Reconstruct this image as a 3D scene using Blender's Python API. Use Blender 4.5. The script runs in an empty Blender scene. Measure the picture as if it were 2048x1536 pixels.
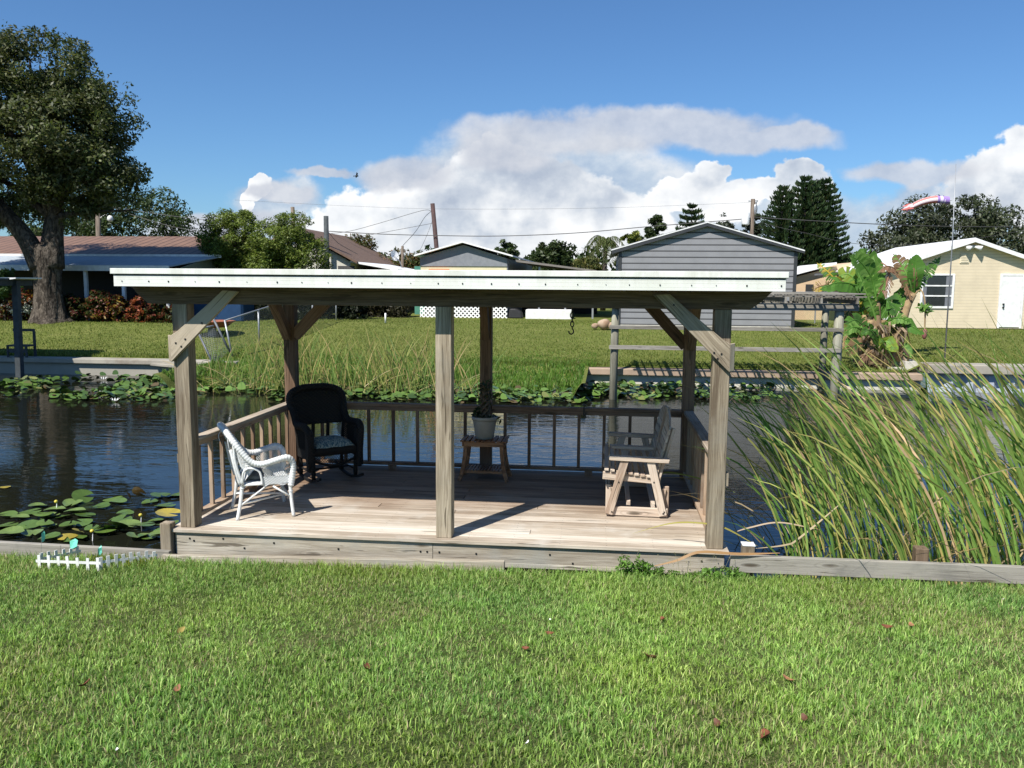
import bpy, math, random
import numpy as np
from mathutils import Vector, Matrix
random.seed(7); RG = np.random.default_rng(11)
SC = bpy.context.scene; COL = SC.collection
rad = math.radians

# ------------------------------------------------------------------ camera
F = 1680.0
CAM = np.array([3.8412, -7.1238, 2.2481])
def cam_axes(p, y, r):
    cy, sy, cp, sp = math.cos(y), math.sin(y), math.cos(p), math.sin(p)
    f = np.array([sy*cp, cy*cp, -sp]); rt = np.array([cy, -sy, 0.]); up = np.cross(rt, f)
    c, s = math.cos(r), math.sin(r)
    return c*rt + s*up, -s*rt + c*up, f
RT, UP, FW = cam_axes(0.1193, -0.1101, 0.0073)
def ray(x, y): return FW + RT*(x-1024)/F - UP*(y-768)/F
def AY(x, y, Y):                       # the point on the upright plane y = Y seen at pixel (x, y) of the photograph
    d = ray(x, y); return CAM + d*(Y-CAM[1])/d[1]
def AZ(x, y, z):
    d = ray(x, y); return CAM + d*(z-CAM[2])/d[2]
cd = bpy.data.cameras.new("camera"); cam = bpy.data.objects.new("camera", cd); COL.objects.link(cam)
cd.sensor_width = 36; cd.lens = 36*F/2048; cd.clip_start = .05; cd.clip_end = 3000
M = Matrix(((RT[0], UP[0], -FW[0], CAM[0]), (RT[1], UP[1], -FW[1], CAM[1]), (RT[2], UP[2], -FW[2], CAM[2]), (0, 0, 0, 1)))
cam.matrix_world = M; SC.camera = cam

# ------------------------------------------------------------------ node helpers
def lin(r, g, b): 
    f = lambda c: (c/255/12.92) if c/255 <= .04045 else ((c/255+.055)/1.055)**2.4
    return (f(r), f(g), f(b), 1)
class NT:
    def __init__(s, t): s.t = t; s.n = t.nodes; s.l = t.links
    def add(s, typ, **k):
        n = s.n.new(typ)
        for a, v in k.items():
            if a == 'ins':
                for i, x in v.items():
                    if isinstance(x, bpy.types.NodeSocket): s.l.new(x, n.inputs[i])
                    else: n.inputs[i].default_value = x
            else: setattr(n, a, v)
        return n
    def math(s, op, a, b=0., c=None, clamp=False):
        n = s.add('ShaderNodeMath', operation=op, use_clamp=clamp, ins={0: a, 1: b})
        if c is not None:
            if isinstance(c, bpy.types.NodeSocket): s.l.new(c, n.inputs[2])
            else: n.inputs[2].default_value = c
        return n.outputs[0]
    def vm(s, op, a, b=(0, 0, 0)): return s.add('ShaderNodeVectorMath', operation=op, ins={0: a, 1: b}).outputs
    def noise(s, vec, scale, detail=4, rough=.5, dist=0.):
        n = s.add('ShaderNodeTexNoise', ins={'Vector': vec, 'Scale': scale, 'Detail': detail, 'Roughness': rough, 'Distortion': dist}); return n.outputs
    def ramp(s, fac, stops):
        n = s.add('ShaderNodeValToRGB', ins={0: fac}); e = n.color_ramp.elements
        while len(e) < len(stops): e.new(.5)
        for k, (p, c) in enumerate(stops): e[k].position = p; e[k].color = c if len(c) == 4 else (*c, 1)
        return n.outputs[0]
    def mix(s, fac, a, b, mode='MIX'):
        n = s.add('ShaderNodeMix', data_type='RGBA', blend_type=mode)
        for i, x in ((0, fac), (6, a), (7, b)):
            if isinstance(x, bpy.types.NodeSocket): s.l.new(x, n.inputs[i])
            else: n.inputs[i].default_value = x if i == 0 else ((*x, 1) if len(x) == 3 else x)
        return n.outputs[2]
    def mrange(s, v, a, b, c=0., d=1., smooth=True):
        return s.add('ShaderNodeMapRange', interpolation_type='SMOOTHSTEP' if smooth else 'LINEAR', ins={0: v, 1: a, 2: b, 3: c, 4: d}).outputs[0]
def newmat(name):
    m = bpy.data.materials.new(name); m.use_nodes = True; nt = NT(m.node_tree)
    return m, nt, nt.n['Principled BSDF']
def bump(nt, bs, h, strength=.3, dist=.01):
    b = nt.add('ShaderNodeBump', ins={'Strength': strength, 'Distance': dist, 'Height': h}); nt.l.new(b.outputs[0], bs.inputs['Normal'])
def plain(name, c, rough=.6, c2=None, scale=6, bmp=.15, metal=0., spec=.5, dirt=None):
    m, nt, bs = newmat(name)
    co = nt.add('ShaderNodeNewGeometry').outputs['Position']
    n = nt.noise(co, scale, 6, .6)
    c2 = c2 or tuple(x*.8 for x in c[:3])
    col = nt.mix(nt.mrange(n[0], .3, .7), c[:3], c2[:3])
    if dirt:
        n2 = nt.noise(co, scale*.27, 5, .65)
        col = nt.mix(nt.mrange(n2[0], .52, .72), col, dirt[:3])
    nt.l.new(col, bs.inputs['Base Color']); bs.inputs['Roughness'].default_value = rough
    bs.inputs['Metallic'].default_value = metal; bs.inputs['Specular IOR Level'].default_value = spec
    n3 = nt.noise(co, scale*8, 3, .6)
    bump(nt, bs, n3[0], bmp, .004)
    return m
def wood(name, stops, rough=.8, dark=(.05, .035, .02), knots=True, streak=1.0, blotch=None):
    """grain follows the attribute gc (board-local coordinates); rn shifts the tone of each board"""
    m, nt, bs = newmat(name)
    gc = nt.add('ShaderNodeAttribute', attribute_name='gc').outputs['Vector']
    rn = nt.add('ShaderNodeAttribute', attribute_name='rn').outputs['Fac']
    warp = nt.noise(nt.vm('MULTIPLY', gc, (1.6, 5, 5))[0], 1, 2)[1]
    v = nt.vm('ADD', gc, nt.vm('MULTIPLY', nt.vm('SUBTRACT', warp, (.5, .5, .5))[0], (.0, .05, .05))[0])[0]
    a = nt.noise(nt.vm('MULTIPLY', v, (2.2, 75, 75))[0], 1, 5, .65)[0]
    b = nt.noise(nt.vm('MULTIPLY', v, (.9, 9, 9))[0], 1, 3, .5)[0]
    t = nt.math('ADD', nt.math('MULTIPLY', a, .62*streak), nt.math('MULTIPLY', b, .5))
    t = nt.math('ADD', t, nt.math('MULTIPLY', nt.math('SUBTRACT', rn, .5), .22))
    col = nt.ramp(t, [(.36, stops[0]), (.52, stops[1]), (.66, stops[2])])
    # drying cracks
    cr = nt.noise(nt.vm('MULTIPLY', v, (1.3, 48, 48))[0], 1, 2, .4, .6)[0]
    crk = nt.mrange(cr, .29, .345, 1, 0)
    col = nt.mix(nt.math('MULTIPLY', crk, .75), col, dark)
    h = nt.math('SUBTRACT', a, nt.math('MULTIPLY', crk, 1.2))
    if knots:
        vo = nt.add('ShaderNodeTexVoronoi', ins={'Vector': nt.vm('MULTIPLY', gc, (1.5, 6.5, 6.5))[0], 'Scale': 1.0, 'Randomness': .9})
        d = vo.outputs['Distance']
        k = nt.mrange(d, .06, .13, 1, 0)
        ring = nt.math('MULTIPLY', nt.mrange(d, .12, .32, 1, 0), nt.math('SINE', nt.math('MULTIPLY', d, 70)))
        col = nt.mix(nt.math('MULTIPLY', nt.math('MAXIMUM', ring, 0), .35), col, tuple(x*.55 for x in stops[0][:3]))
        col = nt.mix(nt.math('MULTIPLY', k, .8), col, dark)
        h = nt.math('SUBTRACT', h, nt.math('MULTIPLY', k, .6))
    if blotch:
        n2 = nt.noise(nt.add('ShaderNodeNewGeometry').outputs['Position'], 1.7, 5, .6)[0]
        col = nt.mix(nt.mrange(n2, .5, .7, 0, .65), col, blotch)
    nt.l.new(col, bs.inputs['Base Color']); bs.inputs['Roughness'].default_value = rough
    bs.inputs['Specular IOR Level'].default_value = .25
    bump(nt, bs, h, .5, .004)
    return m
def leafmat(name, trans=.35, rough=.5, spec=.3):
    """colour of every leaf comes from the mesh attribute col"""
    m, nt, bs = newmat(name)
    at = nt.add('ShaderNodeAttribute', attribute_name='col').outputs['Color']
    nt.l.new(at, bs.inputs['Base Color']); bs.inputs['Roughness'].default_value = rough
    bs.inputs['Specular IOR Level'].default_value = spec
    tr = nt.add('ShaderNodeBsdfTranslucent', ins={0: nt.mix(.5, at, nt.vm('MULTIPLY', at, (1.3, 1.3, .6))[0])})
    mx = nt.add('ShaderNodeMixShader', ins={0: trans, 1: bs.outputs[0], 2: tr.outputs[0]})
    nt.l.new(mx.outputs[0], nt.n['Material Output'].inputs[0])
    return m

# ------------------------------------------------------------------ mesh helpers
def link(o, parent=None):
    COL.objects.link(o)
    if parent is not None:
        o.parent = parent
        if parent.type == 'EMPTY' and not parent.get('local_children'):
            o.matrix_parent_inverse = Matrix.Translation(parent.location).inverted()
    return o
def tag(o, label=None, cat=None, group=None, kind=None):
    if label: o['label'] = label
    if cat: o['category'] = cat
    if group: o['group'] = group
    if kind: o['kind'] = kind
    return o
def thing(name, label, cat, loc=(0, 0, 0), rz=0, group=None, local=False):
    o = bpy.data.objects.new(name, None); o.empty_display_size = .2
    o.location = loc; o.rotation_euler = (0, 0, rz)
    if local: o['local_children'] = 1
    COL.objects.link(o); return tag(o, label, cat, group)
class MB:
    def __init__(s): s.v = []; s.f = []; s.g = []; s.r = []; s.c = []
    def add(s, vs, fs, g=None, r=None, c=None):
        b = len(s.v); s.v += [tuple(map(float, p)) for p in vs]
        s.f += [tuple(b+i for i in f) for f in fs]
        s.g += [tuple(map(float, p)) for p in (g if g is not None else vs)]
        r = random.random() if r is None else r
        s.r += [r]*len(vs)
        s.c += [(*(c or (1, 1, 1)), 1)]*len(vs) if not (c and isinstance(c[0], tuple)) else [(*x, 1) for x in c]
        return s
    def box(s, x0, x1, y0, y1, z0, z1, ax=None, c=None):
        vs = [(x, y, z) for x in (x0, x1) for y in (y0, y1) for z in (z0, z1)]
        fs = [(0, 1, 3, 2), (4, 6, 7, 5), (0, 4, 5, 1), (2, 3, 7, 6), (0, 2, 6, 4), (1, 5, 7, 3)]
        d = (x1-x0, y1-y0, z1-z0); ax = ax if ax is not None else d.index(max(d))
        o = [(random.random()*50) for _ in range(3)]
        pm = (ax, (ax+1) % 3, (ax+2) % 3)
        return s.add(vs, fs, [tuple(p[pm[k]]+o[k] for k in range(3)) for p in vs], c=c)
    def hexa(s, b, t, ax=0, c=None):
        """eight corners: b four bottom ones going round, t the four above them"""
        vs = list(b)+list(t); o = [(random.random()*50) for _ in range(3)]; pm = (ax, (ax+1) % 3, (ax+2) % 3)
        fs = [(3, 2, 1, 0), (4, 5, 6, 7)]+[(i, (i+1) % 4, (i+1) % 4+4, i+4) for i in range(4)]
        return s.add(vs, fs, [tuple(p[pm[k]]+o[k] for k in range(3)) for p in vs], c=c)
    def bar(s, p0, p1, w, h, up=(0, 0, 1), c=None):
        p0, p1 = Vector(p0), Vector(p1); d = (p1-p0); L = d.length; d.normalize(); up = Vector(up)
        sd = d.cross(up)
        if sd.length < 1e-4: sd = d.cross(Vector((0, 1, 0)))
        sd.normalize(); u = sd.cross(d)
        vs = []; g = []; o = [(random.random()*50) for _ in range(3)]
        for a, p in ((0, p0), (L, p1)):
            for b, e in ((-w/2, -h/2), (w/2, -h/2), (w/2, h/2), (-w/2, h/2)):
                vs.append(p+sd*b+u*e); g.append((a+o[0], b+o[1], e+o[2]))
        return s.add(vs, [(3, 2, 1, 0), (4, 5, 6, 7), (0, 1, 5, 4), (1, 2, 6, 5), (2, 3, 7, 6), (3, 0, 4, 7)], g, c=c)
    def prism(s, poly, axis, a0, a1, along=None, c=None):
        """poly in the two other axes, extruded along axis from a0 to a1"""
        n = len(poly); mk = {0: lambda p, a: (a, p[0], p[1]), 1: lambda p, a: (p[0], a, p[1]), 2: lambda p, a: (p[0], p[1], a)}[axis]
        vs = [mk(p, a0) for p in poly]+[mk(p, a1) for p in poly]
        fs = [tuple(range(n)), tuple(range(2*n-1, n-1, -1))]+[(i, i+n, (i+1) % n+n, (i+1) % n) for i in range(n)]
        g = None
        if along is not None:
            d = Vector(along).normalized(); e = d.orthogonal().normalized(); h = d.cross(e)
            o = random.random()*40
            g = [(Vector(v).dot(d)+o, Vector(v).dot(e)+o, Vector(v).dot(h)) for v in vs]
        else:
            o = random.random()*40; g = [(v[0]+o, v[1], v[2]) for v in vs]
        return s.add(vs, fs, g, c=c)
    def tube(s, pts, r, n=8, cap=True, c=None):
        pts = [Vector(p) for p in pts]; m = len(pts)
        rr = r if isinstance(r, (list, tuple)) else [r]*m
        vs = []; g = []; L = 0; ref = None; o = random.random()*30
        for i, p in enumerate(pts):
            t = (pts[min(i+1, m-1)]-pts[max(i-1, 0)]).normalized()
            if ref is None: ref = t.orthogonal().normalized()
            else:
                ref = (ref-t*ref.dot(t))
                ref = ref.normalized() if ref.length > 1e-5 else t.orthogonal().normalized()
            q = t.cross(ref)
            if i: L += (p-pts[i-1]).length
            for k in range(n):
                a = 2*math.pi*k/n; dv = ref*math.cos(a)+q*math.sin(a)
                vs.append(p+dv*rr[i]); g.append((L+o, math.cos(a)*rr[i]+o, math.sin(a)*rr[i]))
        fs = [(i*n+k, i*n+(k+1) % n, (i+1)*n+(k+1) % n, (i+1)*n+k) for i in range(m-1) for k in range(n)]
        if cap: fs += [tuple(range(n-1, -1, -1)), tuple((m-1)*n+k for k in range(n))]
        return s.add(vs, fs, g, c=c)
    def lathe(s, prof, cx, cy, n=24, c=None):
        vs = [(cx+r*math.cos(2*math.pi*k/n), cy+r*math.sin(2*math.pi*k/n), z) for r, z in prof for k in range(n)]
        m = len(prof)
        fs = [(i*n+k, i*n+(k+1) % n, (i+1)*n+(k+1) % n, (i+1)*n+k) for i in range(m-1) for k in range(n)]
        return s.add(vs, fs, c=c)
    def build(s, name, mat, parent=None, smooth=False, bevel=0, seg=1):
        me = bpy.data.meshes.new(name); me.from_pydata(s.v, [], s.f); me.update()
        a = me.attributes.new('gc', 'FLOAT_VECTOR', 'POINT'); a.data.foreach_set('vector', np.array(s.g, 'f').ravel())
        a = me.attributes.new('rn', 'FLOAT', 'POINT'); a.data.foreach_set('value', np.array(s.r, 'f'))
        a = me.attributes.new('col', 'FLOAT_COLOR', 'POINT'); a.data.foreach_set('color', np.array(s.c, 'f').ravel())
        if smooth: me.polygons.foreach_set('use_smooth', [True]*len(me.polygons))
        me.materials.append(mat); o = bpy.data.objects.new(name, me)
        if bevel:
            bm = o.modifiers.new('b', 'BEVEL'); bm.width = bevel; bm.segments = seg; bm.limit_method = 'ANGLE'
        return link(o, parent)
def npmesh(name, v, f, mat, parent=None, col=None, smooth=False):
    me = bpy.data.meshes.new(name); k = f.shape[1]
    me.vertices.add(len(v)); me.vertices.foreach_set('co', v.astype('f').ravel())
    me.loops.add(f.size); me.loops.foreach_set('vertex_index', f.astype('i').ravel())
    me.polygons.add(len(f)); me.polygons.foreach_set('loop_start', np.arange(len(f), dtype='i')*k)
    try: me.polygons.foreach_set('loop_total', np.full(len(f), k, 'i'))
    except Exception: pass
    if smooth: me.polygons.foreach_set('use_smooth', np.ones(len(f), bool))
    me.update(calc_edges=True)
    if col is not None:
        c4 = np.ones((len(v), 4), 'f'); c4[:, :3] = col
        a = me.attributes.new('col', 'FLOAT_COLOR', 'POINT'); a.data.foreach_set('color', c4.ravel())
    me.materials.append(mat); o = bpy.data.objects.new(name, me); return link(o, parent)
def unit(a): return a/np.maximum(np.linalg.norm(a, axis=-1, keepdims=True), 1e-9)
def smoothstep(a, b, x): t = np.clip((x-a)/(b-a), 0, 1); return t*t*(3-2*t)
def vnoise(x, y, s, seed=0):
    """cheap smooth 2D noise built of sines, about -1..1"""
    r = np.random.default_rng(seed); o = 0
    for k in range(6):
        a, b, p = r.uniform(-1, 1), r.uniform(-1, 1), r.uniform(0, 6.28); q = s*(1+.6*k)
        o = o+np.sin(x*a*q+y*b*q+p)/(1+.35*k)
    return o/3
def pick(cols, n, rng=RG, p=None, jit=.18):
    cols = np.array(cols); c = cols[rng.choice(len(cols), n, p=p)]
    return c*(1+rng.normal(0, jit, (n, 1))).clip(.5, 1.7)
def blades(name, base, h, w, lean, az, mat, col, segs=3, curl=1.5, parent=None, tw=None):
    """many tapered strips: base (n,3), h length, lean = final bend angle, az = direction of the bend"""
    n = len(base); d = np.stack([np.cos(az), np.sin(az), 0*az], 1)
    face = az+np.pi/2+(tw if tw is not None else RG.uniform(-.9, .9, n)); sd = np.stack([np.cos(face), np.sin(face), 0*face], 1)
    V = np.zeros((n, segs*2+1, 3)); p = base.copy(); step = h/segs
    for k in range(segs+1):
        t = k/segs; ww = w*(1-t**1.6)*.5 if k < segs else None
        if k < segs:
            V[:, 2*k] = p-sd*ww[:, None]; V[:, 2*k+1] = p+sd*ww[:, None]
            a = lean*((k+.5)/segs)**curl
            p = p+(d*np.sin(a)[:, None]+np.array([0, 0, 1.])*np.cos(a)[:, None])*step[:, None]
        else: V[:, 2*segs] = p
    m = 2*segs+1; idx = np.arange(n)[:, None]*m; Fs = []
    for k in range(segs-1): Fs.append(np.concatenate([idx+2*k, idx+2*k+1, idx+2*k+3, idx+2*k+2], 1))
    tri = np.concatenate([idx+2*segs-2, idx+2*segs-1, idx+2*segs, idx+2*segs], 1)
    # mixed quads and triangles: build with loop totals
    q = np.concatenate(Fs) if Fs else np.zeros((0, 4), int); t3 = tri[:, :3]
    me = bpy.data.meshes.new(name); me.vertices.add(n*m); me.vertices.foreach_set('co', V.reshape(-1, 3).astype('f').ravel())
    loops = np.concatenate([q.ravel(), t3.ravel()]).astype('i'); me.loops.add(len(loops)); me.loops.foreach_set('vertex_index', loops)
    me.polygons.add(len(q)+len(t3))
    me.polygons.foreach_set('loop_start', np.concatenate([np.arange(len(q))*4, len(q)*4+np.arange(len(t3))*3]).astype('i'))
    try: me.polygons.foreach_set('loop_total', np.concatenate([np.full(len(q), 4), np.full(len(t3), 3)]).astype('i'))
    except Exception: pass
    me.update(calc_edges=True)
    c4 = np.ones((n, m, 4), 'f'); c4[:, :, :3] = col[:, None, :]
    a = me.attributes.new('col', 'FLOAT_COLOR', 'POINT'); a.data.foreach_set('color', c4.ravel())
    me.materials.append(mat); o = bpy.data.objects.new(name, me); return link(o, parent)
def leafcloud(name, blobs, n, size, cols, mat, parent, seed=1, clump=.35, nclump=120, up=.35, gap=0.0, flat=1.0):
    """crown foliage: blobs = (cx,cy,cz,rx,ry,rz); leaves gather in clumps spread over and through the blobs"""
    r = np.random.default_rng(seed); B = np.array(blobs, float)
    wt = (B[:, 3]*B[:, 4]*B[:, 5])**(2/3); wt /= wt.sum()
    k = r.choice(len(B), nclump, p=wt); u = unit(r.normal(size=(nclump, 3))); rr = r.uniform(.25, 1., (nclump, 1))**.45
    cc = B[k, :3]+u*B[k, 3:]*rr; mn = B[k, 3:].min(1); cs = clump*r.uniform(.55, 1.35, nclump)*np.where(mn > .35, np.minimum(1, mn), 1)
    j = r.choice(nclump, n, p=cs**2/(cs**2).sum()); g = unit(r.normal(size=(n, 3)))*r.uniform(.15, 1., (n, 1))**.5
    p = cc[j]+g*cs[j][:, None]*np.array([1.25, 1.25, .95])*flat
    out = unit(p-B[k[j], :3]); nrm = unit(out*.5+r.normal(size=(n, 3))*.75+np.array([0, 0, up]))
    t1 = unit(np.cross(nrm, r.normal(size=(n, 3)))); t2 = np.cross(nrm, t1)
    s = size*r.uniform(.55, 1.3, n)[:, None]
    V = np.stack([p-t1*s, p-t2*s*.42+nrm*s*.1, p+t1*s, p+t2*s*.42+nrm*s*.1], 1).reshape(-1, 3)
    Fc = np.arange(4*n).reshape(-1, 4)
    ct = r.normal(0, .16, nclump)[j]; c = pick(cols, n, r, jit=.2)*(1+ct[:, None]).clip(.4, 1.8)
    return npmesh(name, V, Fc, mat, parent, np.repeat(c, 4, 0))

# ------------------------------------------------------------------ light and sky
SUN_D = Vector((-.504*math.cos(rad(50.5)), -.864*math.cos(rad(50.5)), math.sin(rad(50.5))))
sd_ = bpy.data.lights.new('sun', 'SUN'); sun = bpy.data.objects.new('sun', sd_); COL.objects.link(sun)
sd_.energy = 4.9; sd_.angle = rad(.53); sd_.color = (1, .955, .88)
sun.rotation_euler = SUN_D.to_track_quat('Z', 'Y').to_euler(); sun.location = (-20, -30, 40)
W = bpy.data.worlds.new("World"); SC.world = W; W.use_nodes = True
wn = NT(W.node_tree); bg = wn.n['Background']
sky = wn.add('ShaderNodeTexSky'); sky.sky_type = 'NISHITA'; sky.sun_disc = False
sky.sun_elevation = rad(50.5); sky.sun_rotation = math.atan2(-.504, -.864)
sky.altitude = 0; sky.air_density = 1.0; sky.dust_density = .4; sky.ozone_density = 2.2
dirv = wn.add('ShaderNodeTexCoord').outputs['Generated']
sx = wn.add('ShaderNodeSeparateXYZ', ins={0: dirv}).outputs
yy = wn.math('MAXIMUM', sx[1], .05)
u_ = wn.math('DIVIDE', sx[0], yy); v_ = wn.math('DIVIDE', sx[2], yy)
uv = wn.add('ShaderNodeCombineXYZ', ins={0: u_, 1: v_, 2: 0.}).outputs[0]
def billow(q, scale, detail=2.):
    v = wn.add('ShaderNodeTexVoronoi', ins={'Vector': q, 'Scale': scale, 'Detail': detail, 'Roughness': .55, 'Lacunarity': 2.1, 'Randomness': 1.})
    v.normalize = True; return wn.math('SUBTRACT', 1., v.outputs['Distance'])
def cloud_layer(blobs, warp, fbm, soft, seed, edge=.0, bil=0.):
    q = wn.vm('ADD', uv, (seed*3.1, seed*1.7, 0))[0]
    def shift(p, w, amt):
        n = wn.vm('SCALE', wn.vm('SUBTRACT', w, (.5, .5, .5))[0]); n[0].node.inputs['Scale'].default_value = amt; return wn.vm('ADD', p, n[0])[0]
    p2 = shift(shift(uv, wn.noise(q, 7, 3, .5)[1], warp), wn.noise(q, 26, 4, .6)[1], warp*.42)
    D = None
    for x, y, a, b in blobs:
        r_ = ray(x, y); cu, cv = r_[0]/r_[1], r_[2]/r_[1]
        e = wn.vm('LENGTH', wn.vm('DIVIDE', wn.vm('SUBTRACT', p2, (cu, cv, 0))[0], (a/F, b/F, 1))[0])['Value']
        e = wn.math('SUBTRACT', 1, e)
        D = e if D is None else wn.math('SMOOTH_MAX', D, e, .18)
    f = wn.noise(wn.vm('MULTIPLY', q, (1, 1.25, 1))[0], 14, 9, .6)[0]
    D = wn.math('ADD', D, wn.math('MULTIPLY', wn.math('SUBTRACT', f, .5), fbm))
    if bil: D = wn.math('ADD', D, wn.math('MULTIPLY', wn.math('SUBTRACT', billow(shift(q, wn.noise(q, 20, 3, .6)[1], .02), 20), .62), bil))
    return wn.mrange(D, edge, edge+soft), D, f
cum = [(1010, 400, 210, 95), (860, 470, 260, 80), (1140, 450, 220, 90), (985, 335, 85, 60), (700, 505, 190, 65), (1260, 500, 230, 60),
       (1418, 350, 48, 34), (1375, 385, 75, 34), (1450, 405, 90, 40), (1605, 355, 50, 34), (1560, 385, 60, 30), (1340, 400, 50, 30), (512, 388, 30, 20), (495, 402, 24, 16), (2010, 400, 130, 70), (2045, 345, 100, 55), (2150, 380, 200, 120)]
haz = [(1290, 435, 340, 95), (1500, 490, 420, 80), (1590, 430, 170, 55), (1850, 432, 220, 50), (1000, 530, 1100, 85), (1150, 360, 280, 100), (545, 408, 120, 50), (1000, 350, 220, 110), (1740, 505, 280, 60), (430, 465, 180, 40), (820, 352, 110, 40)]
gra = [(1180, 266, 330, 46), (1300, 254, 300, 42), (1060, 268, 130, 38), (1480, 285, 210, 34), (810, 338, 115, 40), (560, 385, 95, 26),
       (655, 337, 90, 11), (1830, 355, 150, 30), (1010, 300, 130, 50), (430, 450, 190, 30), (1560, 272, 130, 24)]
mA, dA, fA = cloud_layer(cum, .075, .75, .12, 1.3, .03, .7)
mB, dB, fB = cloud_layer(gra, .05, .6, .42, 4.1, .02, .25)
mC, dC, fC = cloud_layer(haz, .06, .5, .42, 9.3, .0, .3)
q5 = wn.vm('ADD', uv, (7.7, 2.2, 0))[0]
shade = wn.noise(wn.vm('MULTIPLY', q5, (1, 1.7, 1))[0], 4.2, 6, .55)[0]
puff = wn.noise(q5, 17, 6, .55)[0]
sh = wn.math('ADD', wn.math('MULTIPLY', shade, .75), wn.math('MULTIPLY', puff, .25))
qb = wn.vm('ADD', uv, (1.3*3.1, 1.3*1.7, 0))[0]
def relief(sc, off):
    return wn.math('ADD', wn.math('SUBTRACT', billow(qb, sc), billow(wn.vm('ADD', qb, (-off, off*1.5, 0))[0], sc)),
                   wn.math('SUBTRACT', wn.noise(qb, sc*.8, 6, .58)[0], wn.noise(wn.vm('ADD', qb, (-off, off*1.5, 0))[0], sc*.8, 6, .58)[0]))
rel = relief(13., .011)
sh = wn.math('ADD', sh, wn.math('MULTIPLY', rel, .35))
sh = wn.math('ADD', sh, wn.math('MULTIPLY', wn.mrange(dA, .0, .35, 1, 0), .045))
K = 1/.081/1.52
colA = wn.ramp(wn.mrange(sh, .34, .575, smooth=False), [(0, (.46*K, .53*K, .65*K)), (.3, (.62*K, .68*K, .77*K)), (.62, (.86*K, .89*K, .93*K)), (1, (1.06*K, 1.07*K, 1.08*K))])
colB = wn.ramp(wn.mrange(fB, .35, .65, smooth=False), [(0, (.50*K, .55*K, .66*K)), (1, (.76*K, .78*K, .83*K))])
colC = wn.ramp(wn.mrange(fC, .36, .64, smooth=False), [(0, (.43*K, .54*K, .70*K)), (.5, (.60*K, .69*K, .80*K)), (1, (.84*K, .87*K, .91*K))])
below = wn.mrange(sx[2], -.01, .03)
front = wn.mrange(sx[1], .1, .25)
skyt = wn.vm('MULTIPLY', sky.outputs[0], (.52, .77, 1.03))[0]
skyc = wn.mix(wn.math('MULTIPLY', wn.math('MULTIPLY', mC, .92), front), skyt, colC)
skyc = wn.mix(wn.math('MULTIPLY', wn.math('MULTIPLY', mA, .97), front), skyc, colA)
skyc2 = wn.mix(wn.math('MULTIPLY', wn.math('MULTIPLY', mB, .84), front), skyc, colB)
W.cycles.sampling_method = 'MANUAL'; W.cycles.sample_map_resolution = 256
wn.l.new(skyc2, bg.inputs[0]); bg.inputs[1].default_value = .081
SC.view_settings.view_transform = 'Standard'; SC.view_settings.look = 'None'; SC.view_settings.exposure = .6; SC.view_settings.gamma = 1
SC.cycles.max_bounces = 8; SC.cycles.transparent_max_bounces = 8; SC.cycles.use_denoising = True; SC.cycles.caustics_reflective = False

# ------------------------------------------------------------------ materials
M_POST = wood('weathered_post', [(.12, .09, .06), (.25, .205, .145), (.42, .355, .265)], blotch=(.235, .21, .165))
M_RAIL = wood('weathered_rail', [(.13, .08, .05), (.25, .165, .105), (.40, .29, .20)], blotch=(.28, .23, .18))
M_CEDAR = wood('brown_timber', [(.075, .045, .028), (.145, .09, .057), (.25, .165, .11)])
M_DECK = wood('deck_boards', [(.30, .245, .185), (.47, .405, .325), (.60, .545, .465)], knots=False, blotch=(.55, .525, .47), streak=.8)
_n = NT(M_DECK.node_tree); _b = _n.n['Principled BSDF']; _c = _b.inputs[0].links[0].from_socket     # rear boards less sun-bleached, their colour darkened further to deepen the roof's shade
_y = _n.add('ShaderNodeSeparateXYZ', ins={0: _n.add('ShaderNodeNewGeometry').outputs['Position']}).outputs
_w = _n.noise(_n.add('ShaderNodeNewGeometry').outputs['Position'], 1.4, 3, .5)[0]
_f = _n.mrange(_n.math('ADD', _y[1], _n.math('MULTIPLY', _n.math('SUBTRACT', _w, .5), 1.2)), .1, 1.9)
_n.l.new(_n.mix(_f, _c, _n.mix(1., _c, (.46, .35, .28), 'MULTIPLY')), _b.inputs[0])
M_SKIRT = wood('skirt_boards', [(.21, .175, .13), (.35, .31, .245), (.48, .44, .36)], blotch=(.28, .275, .24))
M_GREY = wood('grey_boards', [(.11, .098, .08), (.20, .185, .155), (.30, .28, .24)], blotch=(.15, .145, .13))
M_DARKW = wood('dark_beam', [(.06, .04, .025), (.10, .068, .042), (.17, .12, .08)])
M_GLIDER = wood('glider_timber', [(.24, .16, .11), (.42, .32, .24), (.56, .47, .38)], blotch=(.36, .33, .29))
M_TABLE = wood('stained_timber', [(.10, .045, .02), (.19, .09, .04), (.30, .15, .07)], knots=False, rough=.55)
M_FASCIA = plain('white_aluminium', (.74, .74, .70), .45, (.68, .69, .63), 3, .03, dirt=(.60, .62, .53))
_n = NT(M_FASCIA.node_tree); _b = _n.n['Principled BSDF']; _c = _b.inputs[0].links[0].from_socket; _p = _n.add('ShaderNodeNewGeometry').outputs['Position']
_v = _n.noise(_n.vm('MULTIPLY', _p, (9, 9, 2.2))[0], 1, 5, .7)[0]; _z = _n.add('ShaderNodeSeparateXYZ', ins={0: _p}).outputs[2]     # algae film on the upper strip and drip marks
_f = _n.math('MULTIPLY', _n.mrange(_v, .38, .68, 0, .6), _n.mrange(_z, 2.2, 2.31, .25, 1.)); _n.l.new(_n.mix(_f, _c, (.50, .50, .42)), _b.inputs[0])
M_GAP = plain('dark_gap', (.10, .11, .10), .8)
M_SCREW = plain('dark_metal', (.03, .03, .03), .5, metal=.6)
M_WICK = plain('white_wicker', (.74, .75, .74), .5, (.62, .63, .62), 30, .3)
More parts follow.
